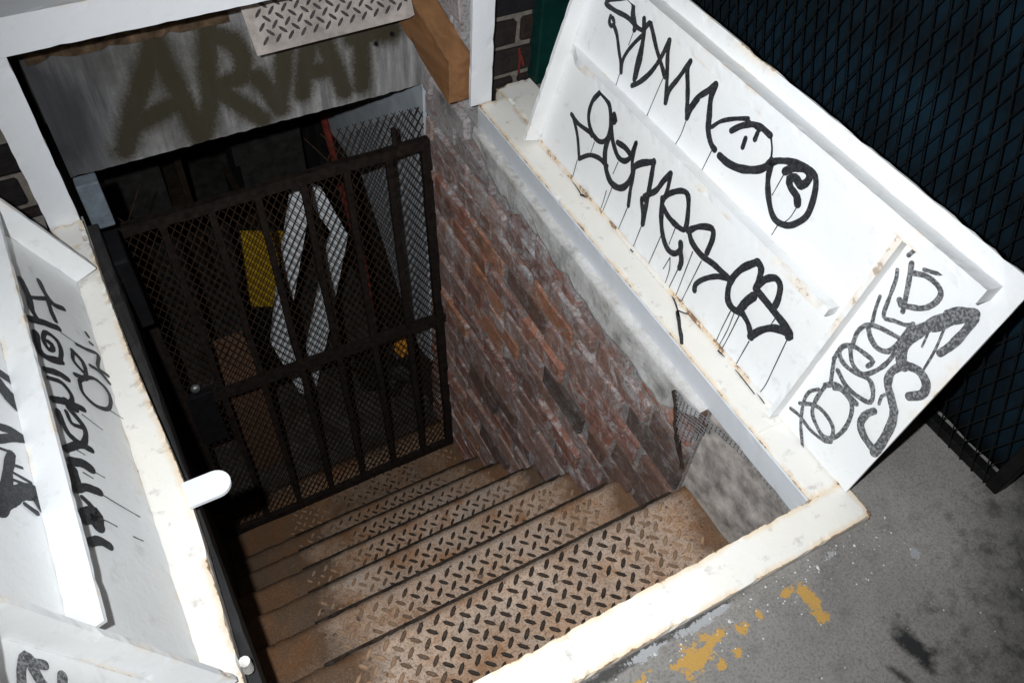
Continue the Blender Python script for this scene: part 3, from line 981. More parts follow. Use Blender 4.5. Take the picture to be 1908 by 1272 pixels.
# ------------------------------------------------------------------ stairwell: right brick wall
def tread_z(y):
    k = math.floor((y + 1.043) / 0.19) + 1
    return -0.36 - 0.25 * max(0, k)
well = thing('stairwell_brick_wall', (0.05, -0.4, -1.8), 'crumbling red brick side wall of the cellar stair, smeared with grey lime', 'brick wall')
box('mortar_backing', (0.004, -1.035, -1.95), (0.20, 0.302, -0.062), M['mortar_well'], well)
box('mortar_backing', (0.004, 0.074, -0.0615), (0.0385, 0.302, 0.46), M['mortar_well'], well)
WB = brick_meshes('well_brick', 0.208, 0.0745, 0.05, M['brick_well'], 14, 0.0048)
SB = brick_meshes('sooty_brick', 0.208, 0.0745, 0.05, M['brick_sooty'], 5, 0.006)
for k in range(-6, 22):
    zc = -0.105 - 0.0835 * k
    yo = (0.114 if k % 2 else 0.0) + random.uniform(-0.02, 0.02)
    for i in range(-1, 7):
        yc = -1.02 + yo + 0.228 * i
        y0, y1 = yc - 0.104 + random.uniform(-0.008, 0.008), yc + 0.104 + random.uniform(-0.008, 0.008)
        y0, y1 = max(y0, -1.034), min(y1, 0.300)
        if zc > -0.062:
            y0 = max(y0, 0.076)
        if y1 - y0 < 0.03 or zc + 0.04 < tread_z(y1) - 0.10:
            continue
        sooty = ((y0 + y1) / 2 < -0.86 and zc < -0.19) or random.random() < 0.06
        o = link('brick', random.choice(SB if sooty else WB), None)
        o.rotation_euler = (random.uniform(-0.02, 0.02), random.uniform(-0.04, 0.04), math.pi / 2 + random.uniform(-0.02, 0.02))
        o.location = (0.022 + random.uniform(-0.010, 0.003), (y0 + y1) / 2, zc + random.uniform(-0.003, 0.003))
        o.scale = ((y1 - y0) / 0.208, 1, random.uniform(0.94, 1.06))
        place(well, o)
# lime render still clinging under the frame
def render_patch(name, y0, y1, ztop, depth, seed, parent, mat, thick=0.006, wob=1.0):
    V, F, ny, nz = [], [], int((y1 - y0) / 0.012), 12
    for i in range(ny + 1):
        y = y0 + (y1 - y0) * i / ny
        d = depth * (0.70 + wob * 0.65 * noise.noise(Vector((y * 5, seed, 0))) + wob * 0.28 * noise.noise(Vector((y * 22, seed, 3))))
        d *= min(1.0, 0.25 + (y - y0) * 7, 0.25 + (y1 - y) * 5)
        d = max(0.012, d)
        for j in range(nz + 1):
            z = ztop - d * j / nz
            t = thick + 0.0022 * noise.noise(Vector((y * 26, z * 26, seed))) + 0.0012 * noise.noise(Vector((y * 90, z * 90, seed)))
            V.append((0.004, y, z) if j == 0 else (-t, y, z + (d / nz - 0.002 if j == 1 else 0)) if j < nz else (-0.002, y, z - 0.001))
    for i in range(ny):
        for j in range(nz):
            a = i * (nz + 1) + j
            F.append((a, a + 1, a + nz + 2, a + nz + 1))
    o = mesh(name, V, F, mat, smooth=True)
    place(parent, o)
    return o
render_patch('render_band', -1.030, -0.30, -0.0605, 0.150, 4, well, M['plaster'], 0.017, 0.45)
render_patch('render_patch', -0.46, -0.02, -0.0605, 0.16, 14, well, M['plaster'], 0.015, 0.8)
# rendered return of the wall at the street end, set back a little
box('rendered_return', (0.0135, -1.335, -0.60), (0.20, -1.0355, -0.062), M['dirty_render'], well)

left_wall = mesh('stairwell_left_wall', box_verts((-1.30, -1.40, -1.95), (-1.000, 1.7, -0.064)), BOXF, M['dark_wall'])
tag(left_wall, 'sooty dark left side wall of the cellar stair', 'wall')
plank = rough_box('wall_plank', (-0.9985, -1.30, -0.215), (-0.962, 0.05, -0.075), 0.03, M['plank'], None, 0.004, seed=8)
tag(plank, 'blackened splintered plank along the left edge of the stairwell', 'plank')
front_wall = box('stairwell_front_wall', (-0.9995, -1.45, -1.95), (0.0130, -1.318, -0.064), M['dark_wall'])
tag(front_wall, 'dark masonry under the front rail of the hatch', 'wall')

# basement beyond the gate
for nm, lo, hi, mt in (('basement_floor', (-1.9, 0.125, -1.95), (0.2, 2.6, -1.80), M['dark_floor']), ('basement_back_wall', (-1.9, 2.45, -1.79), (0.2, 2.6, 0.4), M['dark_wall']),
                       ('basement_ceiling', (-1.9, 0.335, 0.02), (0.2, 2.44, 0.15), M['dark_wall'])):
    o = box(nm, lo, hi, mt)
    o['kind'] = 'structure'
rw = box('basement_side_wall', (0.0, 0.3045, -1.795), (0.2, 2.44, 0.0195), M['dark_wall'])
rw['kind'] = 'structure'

# ------------------------------------------------------------------ staircase
stairs = thing('cellar_staircase', (-0.5, -1.2, -1.8), 'steep cellar stair of rusty brown tread plate descending to the gate', 'staircase')
for k in range(7):
    zt = -0.36 - 0.25 * k if k < 6 else -1.792
    yn = -1.043 + 0.19 * k + (0.14 if k == 6 else 0)
    y0 = -1.316 if k == 0 else yn - 0.19 - 0.055 - (0.14 if k == 6 else 0)
    x0, x1 = -0.998, 0.0035 if k else 0.012
    nx, ny = 50, 14
    V, F, D = [], [], []
    for i in range(nx + 1):
        for j in range(ny + 1):
            x, y = x0 + (x1 - x0) * i / nx, y0 + (yn - y0) * j / ny
            dl = max(0.0, min(1.0, (-0.70 + 0.012 * k - x + 0.14 * noise.noise(Vector((x * 6, y * 6, k)))) / 0.22))
            dr = max(0.0, min(1.0, (x + 0.10 + 0.06 * noise.noise(Vector((x * 8, y * 8, k + 9)))) / 0.10))
            d = min(1.0, max(dl, dr * 0.8) + 0.11 * k)  # dirt at the ends; the rise per step paints flash falloff
            z = zt + 0.006 * d * (0.6 + noise.noise(Vector((x * 30, y * 30, k)))) + 0.0025 * noise.noise(Vector((x * 5, y * 5, k)))
            if j == ny:
                y += 0.004 * noise.noise(Vector((x * 25, k, 0)))
                z -= 0.005
            V.append((x, y, z))
            D.append(d)
    for i in range(nx):
        for j in range(ny):
            a = i * (ny + 1) + j
            F.append((a, a + ny + 1, a + ny + 2, a + 1))
    # turned-down nosing
    b0 = len(V)
    for i in range(nx + 1):
        t = V[i * (ny + 1) + ny]
        V.append((t[0], t[1] - 0.002, t[2] - 0.035))
        D.append(0.8)
    for i in range(nx):
        a = i * (ny + 1) + ny
        F.append((a, a + ny + 1, b0 + i + 1, b0 + i))
    tr = mesh('tread', V, F, M['tread'], None, {'dirt': D}, smooth=True)
    place(stairs, tr)
    rn = random.Random(k)
    def keep(x, y, k=k, rn=rn):
        e = 0.05 * noise.noise(Vector((x * 7, y * 7, k + 2)))
        fl, fr = (x + e + 0.84 - 0.015 * k) / 0.10, (-0.02 - x + e) / 0.09
        p = min(fl, fr)
        return p > 0.02 and rn.random() < p * 3 and rn.random() < 0.985
    def dust(x, y, k=k):
        e = 0.05 * noise.noise(Vector((x * 7, y * 7, k + 2))) + 0.05 * noise.noise(Vector((x * 30, y * 30, k)))
        return max(0.0, min(1.0, 1.15 - min((x + e + 0.80 - 0.015 * k) / 0.16, (-0.02 - x + e) / 0.20)))
    lz = lozenges('tread_lozenges', lambda a, b, h, zt=zt: (a, b, zt + 0.0012 + h), x0 + 0.01, x1 - 0.01, y0 + 0.004, yn - 0.004, 0.0370, 0.0285, 0.0105, 0.0026, M['lozenge'], tr, keep, dust)
    # worn black front edge and the riser below it
    V2, F2 = [], []
    n2 = 90
    for i in range(n2 + 1):
        x = -0.86 + 0.02 * k + (x1 + 0.82 - 0.02 * k) * i / n2
        w = 0.004 + 0.007 * noise.noise(Vector((x * 22, k, 7))) + 0.003 * noise.noise(Vector((x * 80, k, 1)))
        V2 += [(x, yn - max(0.003, w), zt + 0.0028), (x, yn + 0.005, zt - 0.002), (x, yn + 0.004, zt - 0.036)]
    for i in range(n2):
        a = 3 * i
        F2 += [(a, a + 3, a + 4, a + 1), (a + 1, a + 4, a + 5, a + 2)]
    place(stairs, mesh('nosing', V2, F2, M['nosing']))
    box('riser', (x0 + 0.001, yn - 0.022, zt - 0.262), (x1 - 0.001, yn - 0.014, zt - 0.012), M['nosing'], stairs)

# debris in the corners of the steps
V, F = [], []
rnd = random.Random(11)
for i in range(520):
    k = rnd.randrange(6)
    zt = -0.36 - 0.25 * k
    yn = -1.043 + 0.19 * k
    x = rnd.choice([rnd.uniform(-0.99, -0.70), rnd.uniform(-0.16, -0.005), rnd.uniform(-0.99, 0.0)])
    y = yn - rnd.uniform(0.01, 0.20)
    r = rnd.uniform(0.0015, 0.0050) * (2.2 if rnd.random() < 0.06 else 1)
    b = len(V)
    for j in range(6):
        a = 6.28 * j / 6
        V.append((x + r * math.cos(a) * rnd.uniform(0.6, 1.3), y + r * math.sin(a) * rnd.uniform(0.6, 1.3), zt + 0.002))
    V.append((x, y, zt + 0.003 + r * rnd.uniform(0.4, 0.9)))
    F += [(b + j, b + (j + 1) % 6, b + 6) for j in range(6)]
deb = mesh('stair_debris', V, F, simple('rubble_crumbs', (0.16, 0.11, 0.08), 0.95, 0.6, 90))
deb['kind'] = 'stuff'
deb['label'] = 'crumbs of mortar and dirt lying on the steps'

# ------------------------------------------------------------------ hatch frame set in the pavement
frame = thing('hatch_frame', (-0.48, -0.7, -0.06), 'chipped cream-white steel hatch frame set in the pavement around the stair', 'hatch frame')
rough_box('front_rail', (-1.056, -1.378, -0.060), (0.090, -1.303, 0.0), 0.0125, M['frame_paint'], frame, 0.0034, seed=11, top_wave=0.0012)
rough_box('side_rail', (0.008, -1.3025, -0.060), (0.090, -0.004, -0.0006), 0.0135, M['frame_paint'], frame, 0.0026, seed=12, top_wave=0.001)
rough_box('side_rail', (-1.048, -1.3025, -0.060), (-0.985, -0.088, -0.0006), 0.0125, M['frame_paint'], frame, 0.0030, seed=13, top_wave=0.0012,
          f=lambda x, y, z: (x + 0.017 * math.exp(-((y + 0.78) / 0.28) ** 2) * (x + 1.048) / 0.063, y, z))
# grey inner web of the right rail
rough_box('inner_web', (0.0030, -1.3015, -0.0625), (0.0076, -0.012, -0.0015), 0.016, M['frame_side'], frame, 0.0012, seed=14)
# broken rear end of the left rail
rough_box('rail_end', (-1.052, -0.0865, -0.068), (-0.986, -0.002, -0.010), 0.012, M['frame_paint'], frame, 0.008, seed=15)
rough_box('ledge', (0.0905, -0.168, -0.06), (0.194, 0.050, -0.004), 0.012, M['frame_paint'], frame, 0.006, seed=16)
box('weld_seam', (0.010, -1.147, -0.002), (0.074, -1.1425, 0.0022), M['frame_paint'], frame, bevel=0.001)
# rounded stop tab sticking out over the stair from the left rail
tab = [(-0.972, -0.8225), (-0.972, -0.7705)] + [(-0.920 + 0.026 * math.cos(a), -0.7965 + 0.026 * math.sin(a)) for a in [math.pi / 2 - math.pi * i / 12 for i in range(13)]]
tabo = prism('stop_tab', tab, lambda a, b, t: (a, b, t), 0.004, 0.012, M['post_paint'], frame)
tube('hinge_pin', [(-0.973, -1.105, -0.05), (-0.973, -1.105, -0.014)], 0.009, M['frame_paint'], frame, 10)

# ------------------------------------------------------------------ hatch leaves
def door_coords(hx, tilt, sgn):
    """(y, s, n) of a leaf hinged at x = hx; s up the leaf, n out of its inner face"""
    t = math.radians(tilt)
    ux, uz = sgn * math.sin(t), math.cos(t)
    nx, nz = -sgn * math.cos(t), math.sin(t)
    return lambda y, s, n: (hx + ux * s + nx * n, y, uz * s + nz * n)

RD = door_coords(0.075, 15.0, 1)
rdoor = thing('hatch_door', (0.10, -0.75, 0.0), 'open white steel hatch leaf with a smiling face and drippy black tags, right of the stair', 'hatch door', 'pair of hatch leaves')
rpanel = rough_box('panel', (-1.322, 0.004, -0.006), (-0.165, 0.512, 0.0), 0.02, M['door_paint'], rdoor, 0.002, f=RD, band=0.035, seed=21)
def flange(name, lo, hi, f, parent, seed, chip=0.0012):
    return rough_box(name, lo, hi, 0.016, M['door_paint'], parent, chip, f=f, band=0.014, seed=seed)
flange('top_flange', (-1.288, 0.452, 0.0004), (-0.200, 0.480, 0.044), RD, rdoor, 22)
# middle stiffener, tapering away at the back
def taper(f, y_end, ln):
    def g(y, s, n):
        k = min(1.0, max(0.06, (y_end - y) / ln))
        return f(y, s, n * k)
    return g
flange('middle_rib', (-1.104, 0.250, 0.0004), (-0.209, 0.268, 0.034), taper(RD, -0.207, 0.07), rdoor, 23)
flange('front_flange', (-1.134, 0.006, 0.0004), (-1.122, 0.4515, 0.028), RD, rdoor, 24)
flange('back_flange', (-0.206, 0.006, 0.0004), (-0.196, 0.4515, 0.045), RD, rdoor, 25)
rough_box('hinge_strip', (-1.120, 0.0005, 0.0006), (-0.21, 0.010, 0.004), 0.02, M['frame_paint'], rdoor, 0.001, f=RD, seed=26)
GF = lambda a, b, t: RD(a, b, t)
strokes('graffiti', MARKER_UPPER_ROW, GF, M['ink'], rpanel, 0.98, label='spiky black marker tag with a smiling face and a circled letter')
strokes('graffiti_drips', DRIPS_UPPER_ROW, GF, M['ink'], rpanel, 0.62, 0.001, True)
strokes('graffiti', MARKER_LOWER_ROW, GF, M['ink'], rpanel, 0.95, label='looping black marker tag with long drips')
strokes('graffiti_drips', DRIPS_LOWER_ROW, GF, M['ink'], rpanel, 0.62, 0.001, True)
strokes('graffiti', MARKER_FRONT_LIP, GF, M['ink_veiled'], rpanel, 0.62, label='marker tag, greyed for flash veil, written up the front edge')
strokes('graffiti', MARKER_LARGE_LOOP, GF, M['ink_veiled'], rpanel, 0.72, 0.0035, label='large looping stroke, greyed for flash veil')
# ink that ran on to the rail below
ROT = lambda a, b, t: (a, b, t)
INK_RUNS = [(3, [(73, -784), (66, -806), (58, -825), (52, -838)]), (6, [(55, -828), (42, -852), (35, -863), (24, -884), (13, -901)]), (3, [(60, -826), (66, -836), (72, -842)]),
            (2, [(71, -1007), (69, -1040), (67, -1071)]), (2, [(74, -1064), (72, -1082), (70, -1098)]), (4, [(70, -952), (71, -962), (73, -969)]), (2, [(73, -366), (70, -395), (66, -422)]),
            (6, [(66, -424), (70, -430), (74, -436)]), (3, [(70, -628), (70, -636)])]
for w, pts in INK_RUNS:
    strokes('ink_run', [(w, pts)], ROT, M['ink'], frame, 0.7, 0.0026)

LD = door_coords(-1.03, 24.0, -1)
ldoor = thing('hatch_door', (-1.06, -0.70, 0.0), 'open white steel hatch leaf seen edge-on with black tags in its shaded lower bay, left of the stair', 'hatch door', 'pair of hatch leaves')
lpanel = rough_box('panel', (-1.322, 0.004, -0.006), (-0.150, 0.512, 0.0), 0.02, M['door_paint'], ldoor, 0.002, f=LD, band=0.035, seed=31)
def skew(f, y0, amount):
    return lambda y, s, n: f(y + amount * s, s, n)
flange('front_flange', (-1.146, 0.006, 0.0004), (-1.136, 0.4515, 0.050), skew(LD, 0, 0.12), ldoor, 32)
flange('back_flange', (-0.206, 0.006, 0.0004), (-0.196, 0.4515, 0.050), LD, ldoor, 33)
flange('middle_rib', (-1.090, 0.263, 0.0004), (-0.208, 0.270, 0.050), LD, ldoor, 34)
flange('top_flange', (-1.288, 0.452, 0.0004), (-0.200, 0.480, 0.050), LD, ldoor, 35)
GL = lambda a, b, t: LD(a, b, t)
strokes('graffiti', LEFT_LOWER, GL, M['ink'], lpanel, 0.55, label='thick black tag partly hidden by the middle rib')
strokes('graffiti_drips', LEFT_LOWER_DRIPS, GL, M['ink'], lpanel, 0.6, 0.001, True)
strokes('graffiti', LEFT_UPPER, GL, M['ink'], lpanel, 0.55)
strokes('graffiti', LEFT_LIP, GL, M['ink_veiled'], lpanel, 0.8)

# ------------------------------------------------------------------ header board over the stair
header = thing('header_board', (-0.5, 0.31, -0.12), 'weathered grey plywood header over the stair with brown sprayed letters ARVAT', 'board')
def seg_dist(p, a, b):
    ab = b - a
    t = max(0.0, min(1.0, (p - a).dot(ab) / max(1e-9, ab.length_squared)))
    return (p - a - ab * t).length
segs = []
for line in SPRAY:
    pts = [Vector((a / 1000, b / 1000)) for a, b in line]
    segs += list(zip(pts, pts[1:]))
nx, nz = 190, 110
px0, px1, pz0, pz1 = -0.985, -0.004, -0.120, 0.44
V, F, SP, SHADE = [], [], [], []
for i in range(nx + 1):
    for j in range(nz + 1):
        x, z = px0 + (px1 - px0) * i / nx, pz0 + (pz1 - pz0) * j / nz
        p = Vector((x, z))
        d = min(seg_dist(p, a, b) for a, b in segs)
        SP.append(math.exp(-(d / 0.039) ** 2))
        SHADE.append(max(0.0, min(0.85, (-0.74 - x) * 3.6 + 0.7 * noise.noise(Vector((x * 7, z * 5, 1))))))  # painted shadow of the left post, darkening the board's left end
        dz = 0.004 * noise.noise(Vector((x * 40, 0, 2))) if j == 0 else 0
        V.append((x, 0.300 + 0.004 * noise.noise(Vector((x * 3, z * 3, 0))), z + dz))
for i in range(nx):
    for j in range(nz):
        a = i * (nz + 1) + j
        F.append((a, a + nz + 1, a + nz + 2, a + 1))
place(header, mesh('plywood_face', V, F, M['ply'], None, {'spray': SP, 'stain_shade': SHADE}, smooth=True))
box('plywood_core', (px0, 0.3055, pz0 + 0.003), (px1, 0.3205, pz1), M['ply_edge'], header)
box('lower_batten', (px0 + 0.3, 0.3212, pz0 - 0.012), (px1, 0.333, pz0 + 0.06), M['ply_edge'], header)
rough_box('top_batten', (-0.975, 0.282, 0.205), (-0.520, 0.2985, 0.234), 0.02, simple('rotten_brown_lath', (0.10, 0.065, 0.04), 0.9, 0.6, 30), header, 0.008, seed=61)
for bx, bz in ((-0.148, 0.045), (-0.100, 0.062)):
    tube('bolt', [(bx, 0.292, bz), (bx, 0.303, bz)], 0.006, M['black_steel'], header, 8)

# pale tread plate propped over the board's upper right
A, B = Vector((-0.497, 0.160, 0.178)), Vector((-0.060, 0.160, 0.190))
up = Vector((0.0, 0.10, 0.19)).normalized()
ux = (B - A).normalized()
nrm = ux.cross(up).normalized()
def TP(a, b, t):
    return tuple(A + ux * a + up * b + nrm * t)
plate = thing('tread_plate_offcut', (-0.28, 0.19, 0.18), 'pale worn tread plate offcut propped against the upper right of the header board', 'metal plate')
prism('sheet', [(0, 0), (0.39, -0.004), (0.405, 0.0), (0.405, 0.20), (-0.012, 0.20)], TP, -0.002, 0.002, M['old_plate'], plate)
lozenges('plate_lozenges', lambda a, b, h: TP(a, b, 0.0022 + h), 0.006, 0.400, 0.004, 0.196, 0.031, 0.026, 0.0085, 0.002, M['old_lozenge'], plate)

# orange-brown timber bearing on the right wall
beam = rough_box('timber_beam', (-0.064, 0.026, 0.004), (0.0015, 0.289, 0.128), 0.03, M['beam'], None, 0.003, seed=51,
                 f=lambda x, y, z: (x - 0.10 * (y - 0.026), y, z + 0.42 * (y - 0.026)))
tag(beam, 'orange-brown timber beam end beside the right post of the opening', 'timber beam')

# steel bits on the left jamb
tag(box('jamb_bracket', (-0.975, 0.085, -0.125), (-0.925, 0.125, 0.010), M['grey_steel'], bevel=0.004), 'blue-grey steel bracket on the left jamb below the header board', 'bracket')
tag(box('lock_box', (-0.972, -0.005, -0.40), (-0.928, 0.12, -0.160), M['black_steel'], bevel=0.006), 'flat black steel lock box on the left jamb below the bracket', 'lock box')

# ------------------------------------------------------------------ gate
gate = thing('stair_gate', (-0.5, 0.10, -1.78), 'rusty iron bar gate covered with expanded mesh at the foot of the stair', 'gate')
GV = Vector((0, 0.1155, 0.9933))
GN = Vector((0, -0.9933, 0.1155))
def G(u, v, w):
    p = Vector((u, 0.105, -1.775)) + GV * v + GN * w
    return tuple(p)
GX0, GX1, GH = -0.955, -0.012, 1.49
def lumpy(name, a, b, wd, dp, seed):
    """a flat iron bar, hand-forged and a little wavy"""
    L = math.hypot(b[0] - a[0], b[1] - a[1])
    n = max(4, int(L / 0.05))
    du, dv = (b[0] - a[0]) / L, (b[1] - a[1]) / L
    V, F = [], []
    for i in range(n + 1):
        t = L * i / n
        o1 = 0.004 * noise.noise(Vector((t * 7, seed, 0)))
        hw = wd / 2 * (1 + 0.15 * noise.noise(Vector((t * 12, seed, 5))))
        u, v = a[0] + du * t - dv * o1, a[1] + dv * t + du * o1
        for s, w in ((-1, -dp / 2), (1, -dp / 2), (1, dp / 2), (-1, dp / 2)):
            V.append(G(u - dv * hw * s, v + du * hw * s, w + 0.003 * noise.noise(Vector((t * 6, seed, 8)))))
    for i in range(n):
        for k in range(4):
            F.append((4 * i + k, 4 * i + (k + 1) % 4, 4 * i + 4 + (k + 1) % 4, 4 * i + 4 + k))
    F += [(0, 1, 2, 3), tuple(4 * n + k for k in (3, 2, 1, 0))]
    o = mesh(name, V, F, M['gate_iron'])
    place(gate, o)
    return o
lumpy('gate_stile', (GX1 - 0.013, 0), (GX1 - 0.013, GH), 0.030, 0.02, 1)
lumpy('gate_stile', (GX0 + 0.013, 0), (GX0 + 0.013, GH), 0.030, 0.02, 2)
lumpy('top_rail', (GX0, GH - 0.015), (GX1, GH - 0.015), 0.034, 0.024, 3)
lumpy('middle_rail', (GX0, 0.765), (GX1 + 0.012, 0.735), 0.034, 0.026, 4)
lumpy('bottom_rail', (GX0, 0.016), (GX1, 0.016), 0.030, 0.022, 5)
for i in range(1, 7):
    u = GX0 + (GX1 - GX0) * i / 7.0
    lumpy('gate_bar', (u, 0.03), (u, GH - 0.03), 0.020, 0.016, 10 + i)
expanded_mesh('gate_mesh', lambda u, v, w: G(u, v, w - 0.016), GX0 + 0.01, GX1 - 0.003, 0.012, GH + 0.10, 0.0245, 0.040, 0.00165, M['gate_mesh'], gate, wave=0.008,
              skip=lambda u, v: v > GH + 0.02 and (u < -0.33 + 0.05 * noise.noise(Vector((u * 30, v * 30, 0)))))
tube('hasp_stub', [G(-0.115, GH, -0.01), G(-0.115, GH + 0.055, -0.01)], 0.009, M['gate_iron'], gate, 6)
box('lock_plate', (-0.935, 0.56, -0.012), (-0.85, 0.80, 0.015), M['black_steel'], gate, f=G, bevel=0.003)
kb = bmesh.new()
bmesh.ops.create_uvsphere(kb, u_segments=14, v_segments=10, radius=0.016)
for v in kb.verts:
    v.co = Vector(G(-0.895 + v.co.x, 0.85 + v.co.z, 0.028 - v.co.y * 0.8))
kme = bpy.data.meshes.new('knob')
kb.to_mesh(kme)
kb.free()
place(gate, link('knob', kme, M['steel']))

# ------------------------------------------------------------------ things kept beyond the gate
P2 = lambda y: (lambda a, b, t: (a / 1000, y + t, b / 1000))
pp = prism('painted_wall_panel', [(0.300, -0.13), (0.300, -1.44), (0.42, -1.47), (0.56, -1.36), (0.92, -0.94), (1.35, -0.96), (1.36, -0.13)], lambda a, b, t: (t, a, b), -0.014, -0.002, M['inner_white'])
tag(pp, 'scuffed pale blue-white wall panel on the right behind the gate mesh', 'wall panel')
tag(tube('red_pipe', [(-0.030, 1.33, -0.80), (-0.030, 1.15, -1.20), (-0.030, 0.86, -1.70)], 0.016, M['red'], None, 8), 'leaning red pipe beside the pale panel behind the gate', 'pipe')
slats = thing('white_slat_frame', (-0.4, 0.64, -1.79), 'white zigzag slats of a folding frame standing behind the gate bars', 'folding frame')
for poly in ([(-371, -652), (-338, -656), (-338, -805), (-446, -1182), (-458, -957)],
             [(-492, -1084), (-493, -1408), (-469, -1790), (-502, -1751), (-566, -1381)],
             [(-300, -649), (-264, -684), (-196, -921), (-250, -906), (-307, -751)],
             [(-259, -911), (-194, -930), (-285, -1262), (-293, -1019)],
             [(-323, -1125), (-309, -1360), (-436, -1790), (-435, -1510)]):
    prism('slat', poly, P2(0.62), 0.0, 0.022, M['white_slat'], slats)
board = thing('yellow_board', (-0.50, 0.82, -1.79), 'yellow board on a dark stand, half hidden by the white slats behind the gate', 'board')
prism('panel', [(-547, -931), (-386, -998), (-422, -1104), (-496, -1369), (-582, -1326)], P2(0.80), 0.0, 0.018, M['yellow'], board)
box('stand', (-0.60, 0.82, -1.795), (-0.40, 1.00, -1.375), M['black_steel'], board)
bxx = thing('cardboard_box', (-0.735, 0.42, -1.79), 'dark brown cardboard box behind the left gate bars', 'box')
box('carton', (-0.80, 0.35, -1.795), (-0.67, 0.55, -1.16), M['cardboard'], bxx, bevel=0.004)
box('flap', (-0.80, 0.30, -1.158), (-0.67, 0.352, -1.152), M['cardboard'], bxx)
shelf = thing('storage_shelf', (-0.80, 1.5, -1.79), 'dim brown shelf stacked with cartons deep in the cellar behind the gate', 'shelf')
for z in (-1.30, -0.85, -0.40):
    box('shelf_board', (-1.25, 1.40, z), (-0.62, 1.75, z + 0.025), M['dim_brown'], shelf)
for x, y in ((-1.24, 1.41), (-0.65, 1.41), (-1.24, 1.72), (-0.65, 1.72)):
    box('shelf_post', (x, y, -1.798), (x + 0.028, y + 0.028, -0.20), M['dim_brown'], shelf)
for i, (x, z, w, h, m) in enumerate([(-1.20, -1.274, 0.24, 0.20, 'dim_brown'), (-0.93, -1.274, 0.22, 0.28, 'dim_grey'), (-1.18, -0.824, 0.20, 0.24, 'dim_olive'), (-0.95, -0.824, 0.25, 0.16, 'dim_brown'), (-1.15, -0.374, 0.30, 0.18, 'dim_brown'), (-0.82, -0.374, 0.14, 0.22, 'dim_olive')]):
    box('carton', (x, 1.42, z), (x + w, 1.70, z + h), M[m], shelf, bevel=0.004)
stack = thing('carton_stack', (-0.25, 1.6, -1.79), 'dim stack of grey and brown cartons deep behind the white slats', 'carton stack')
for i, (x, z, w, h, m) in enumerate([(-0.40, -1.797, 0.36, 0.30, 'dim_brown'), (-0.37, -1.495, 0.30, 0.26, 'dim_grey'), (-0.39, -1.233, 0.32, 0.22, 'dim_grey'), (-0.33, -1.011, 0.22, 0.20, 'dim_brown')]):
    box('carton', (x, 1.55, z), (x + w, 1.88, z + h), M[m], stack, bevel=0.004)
def crumple(name, c, r, mat, seed, sc=(1, 1, 1)):
    bm = bmesh.new()
    bmesh.ops.create_icosphere(bm, subdivisions=3, radius=1.0)
    for v in bm.verts:
        k = 1 + 0.45 * noise.noise(v.co * 2.3 + Vector((seed, 0, 0))) + 0.2 * noise.noise(v.co * 6 + Vector((0, seed, 0)))
        v.co = Vector((c[0] + v.co.x * k * r * sc[0], c[1] + v.co.y * k * r * sc[1], c[2] + v.co.z * k * r * sc[2]))
    me = bpy.data.meshes.new(name)
    bm.to_mesh(me)
    bm.free()
    return link(name, me, mat)
tag(crumple('crumpled_bag', (-0.062, 0.47, -1.50), 0.035, M['orange'], 3, (1, 1, 1.6)), 'crumpled orange bag low behind the right gate bars', 'bag')
tag(crumple('rubbish_sack', (-0.10, 0.55, -1.70), 0.13, M['black_steel'], 8, (1, 1, 0.9)), 'black rubbish sack on the floor under the orange bag', 'sack')

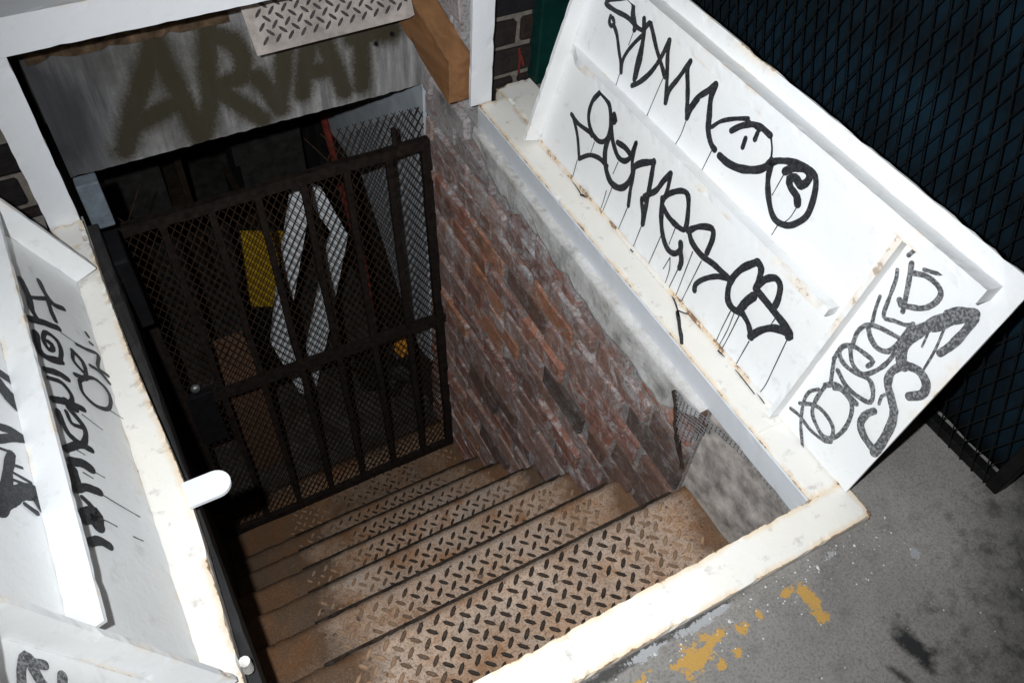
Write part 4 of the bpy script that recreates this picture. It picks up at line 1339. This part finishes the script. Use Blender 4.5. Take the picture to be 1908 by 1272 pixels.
# ------------------------------------------------------------------ torn hardware cloth in the street-end corner
cloth = thing('torn_wire_cloth', (0.0, -1.1, -0.2), 'torn fine wire cloth hanging off the rendered corner under the right rail', 'wire mesh')
def WC(y, z):
    k = max(0.0, min(1.0, (y + 1.16) / 0.16))              # stands off the wall towards the brick
    return (0.009 - 0.036 * k ** 1.5 - 0.004 * noise.noise(Vector((y * 14, z * 14, 4))), y, z)
V, F = [], []
def torn(y, z):
    if y > -0.955 - 0.40 * (-0.07 - z):
        return True
    low = -0.215 + 2.4 * max(0.0, -1.01 - y)
    return z < min(-0.084, low + 0.03 * noise.noise(Vector((y * 16, z * 16, 6))))
st = 0.0098
ny, nz = int(0.345 / st), int(0.215 / st)
for i in range(ny):
    for j in range(nz):
        y, z = -1.295 + i * st, -0.064 - j * st
        if torn(y, z) or (noise.noise(Vector((y * 30, z * 30, 9))) > 0.55):
            continue
        if not torn(y + st, z):
            bar_geo(WC(y, z), WC(y + st, z), 0.0008, V, F)
        if not torn(y, z - st):
            bar_geo(WC(y, z), WC(y, z - st), 0.0010, V, F)
wc = mesh('wire_grid', V, F, M['cloth_wire'])
wc['kind'] = 'stuff'
place(cloth, wc)
edge_pts = [(WC(-0.957 - 0.40 * t, -0.07 - t)[0] - 0.001, -0.957 - 0.40 * t, -0.07 - t) for t in [0.2 * i / 12 for i in range(13)]]
tube('rolled_edge', edge_pts, 0.0045, M['nosing'], cloth, 6, 0.4)

# ------------------------------------------------------------------ mesh fence along the right
fence = thing('mesh_fence', (0.34, -0.7, GZ), 'black expanded mesh fence standing behind the right hatch leaf', 'fence')
def FP(u, v, w):
    return (0.335 - w, u, v + GZ)
expanded_mesh('fence_mesh', FP, -1.425, 0.015, 0.012, 1.75, 0.0285, 0.079, 0.0014, M['fence_mesh'], fence, wave=0.016)
box('fence_post', (0.338, -1.452, GZ), (0.372, -1.427, 1.8), M['fence_mesh'], fence, bevel=0.003)
box('fence_rail', (0.340, -1.4265, GZ + 0.001), (0.362, 0.015, GZ + 0.022), M['fence_mesh'], fence, bevel=0.002)
night_sheet = thing('dark_sheet', (0.40, -0.7, GZ), 'dark blue sheet behind the mesh fence, extended upward as night darkness', 'sheet')
V, F = [], []
nu, nv = 60, 24
for i in range(nu + 1):
    for j in range(nv + 1):
        y = -1.44 + 1.45 * i / nu
        top = 1.62 + 0.05 * noise.noise(Vector((y * 3, 0, 0)))  # upper part added to stand in for the unlit dark beyond
        V.append((0.385 + 0.018 * noise.noise(Vector((y * 9, j * 0.25, 2))), y, GZ + 0.004 + top * j / nv))
for i in range(nu):
    for j in range(nv):
        a = i * (nv + 1) + j
        F.append((a, a + nv + 1, a + nv + 2, a + 1))
so = mesh('sheet_cloth', V, F, M['night_sheet'], smooth=True)
sm = so.modifiers.new('thickness', 'SOLIDIFY')
sm.thickness = 0.002
place(night_sheet, so)
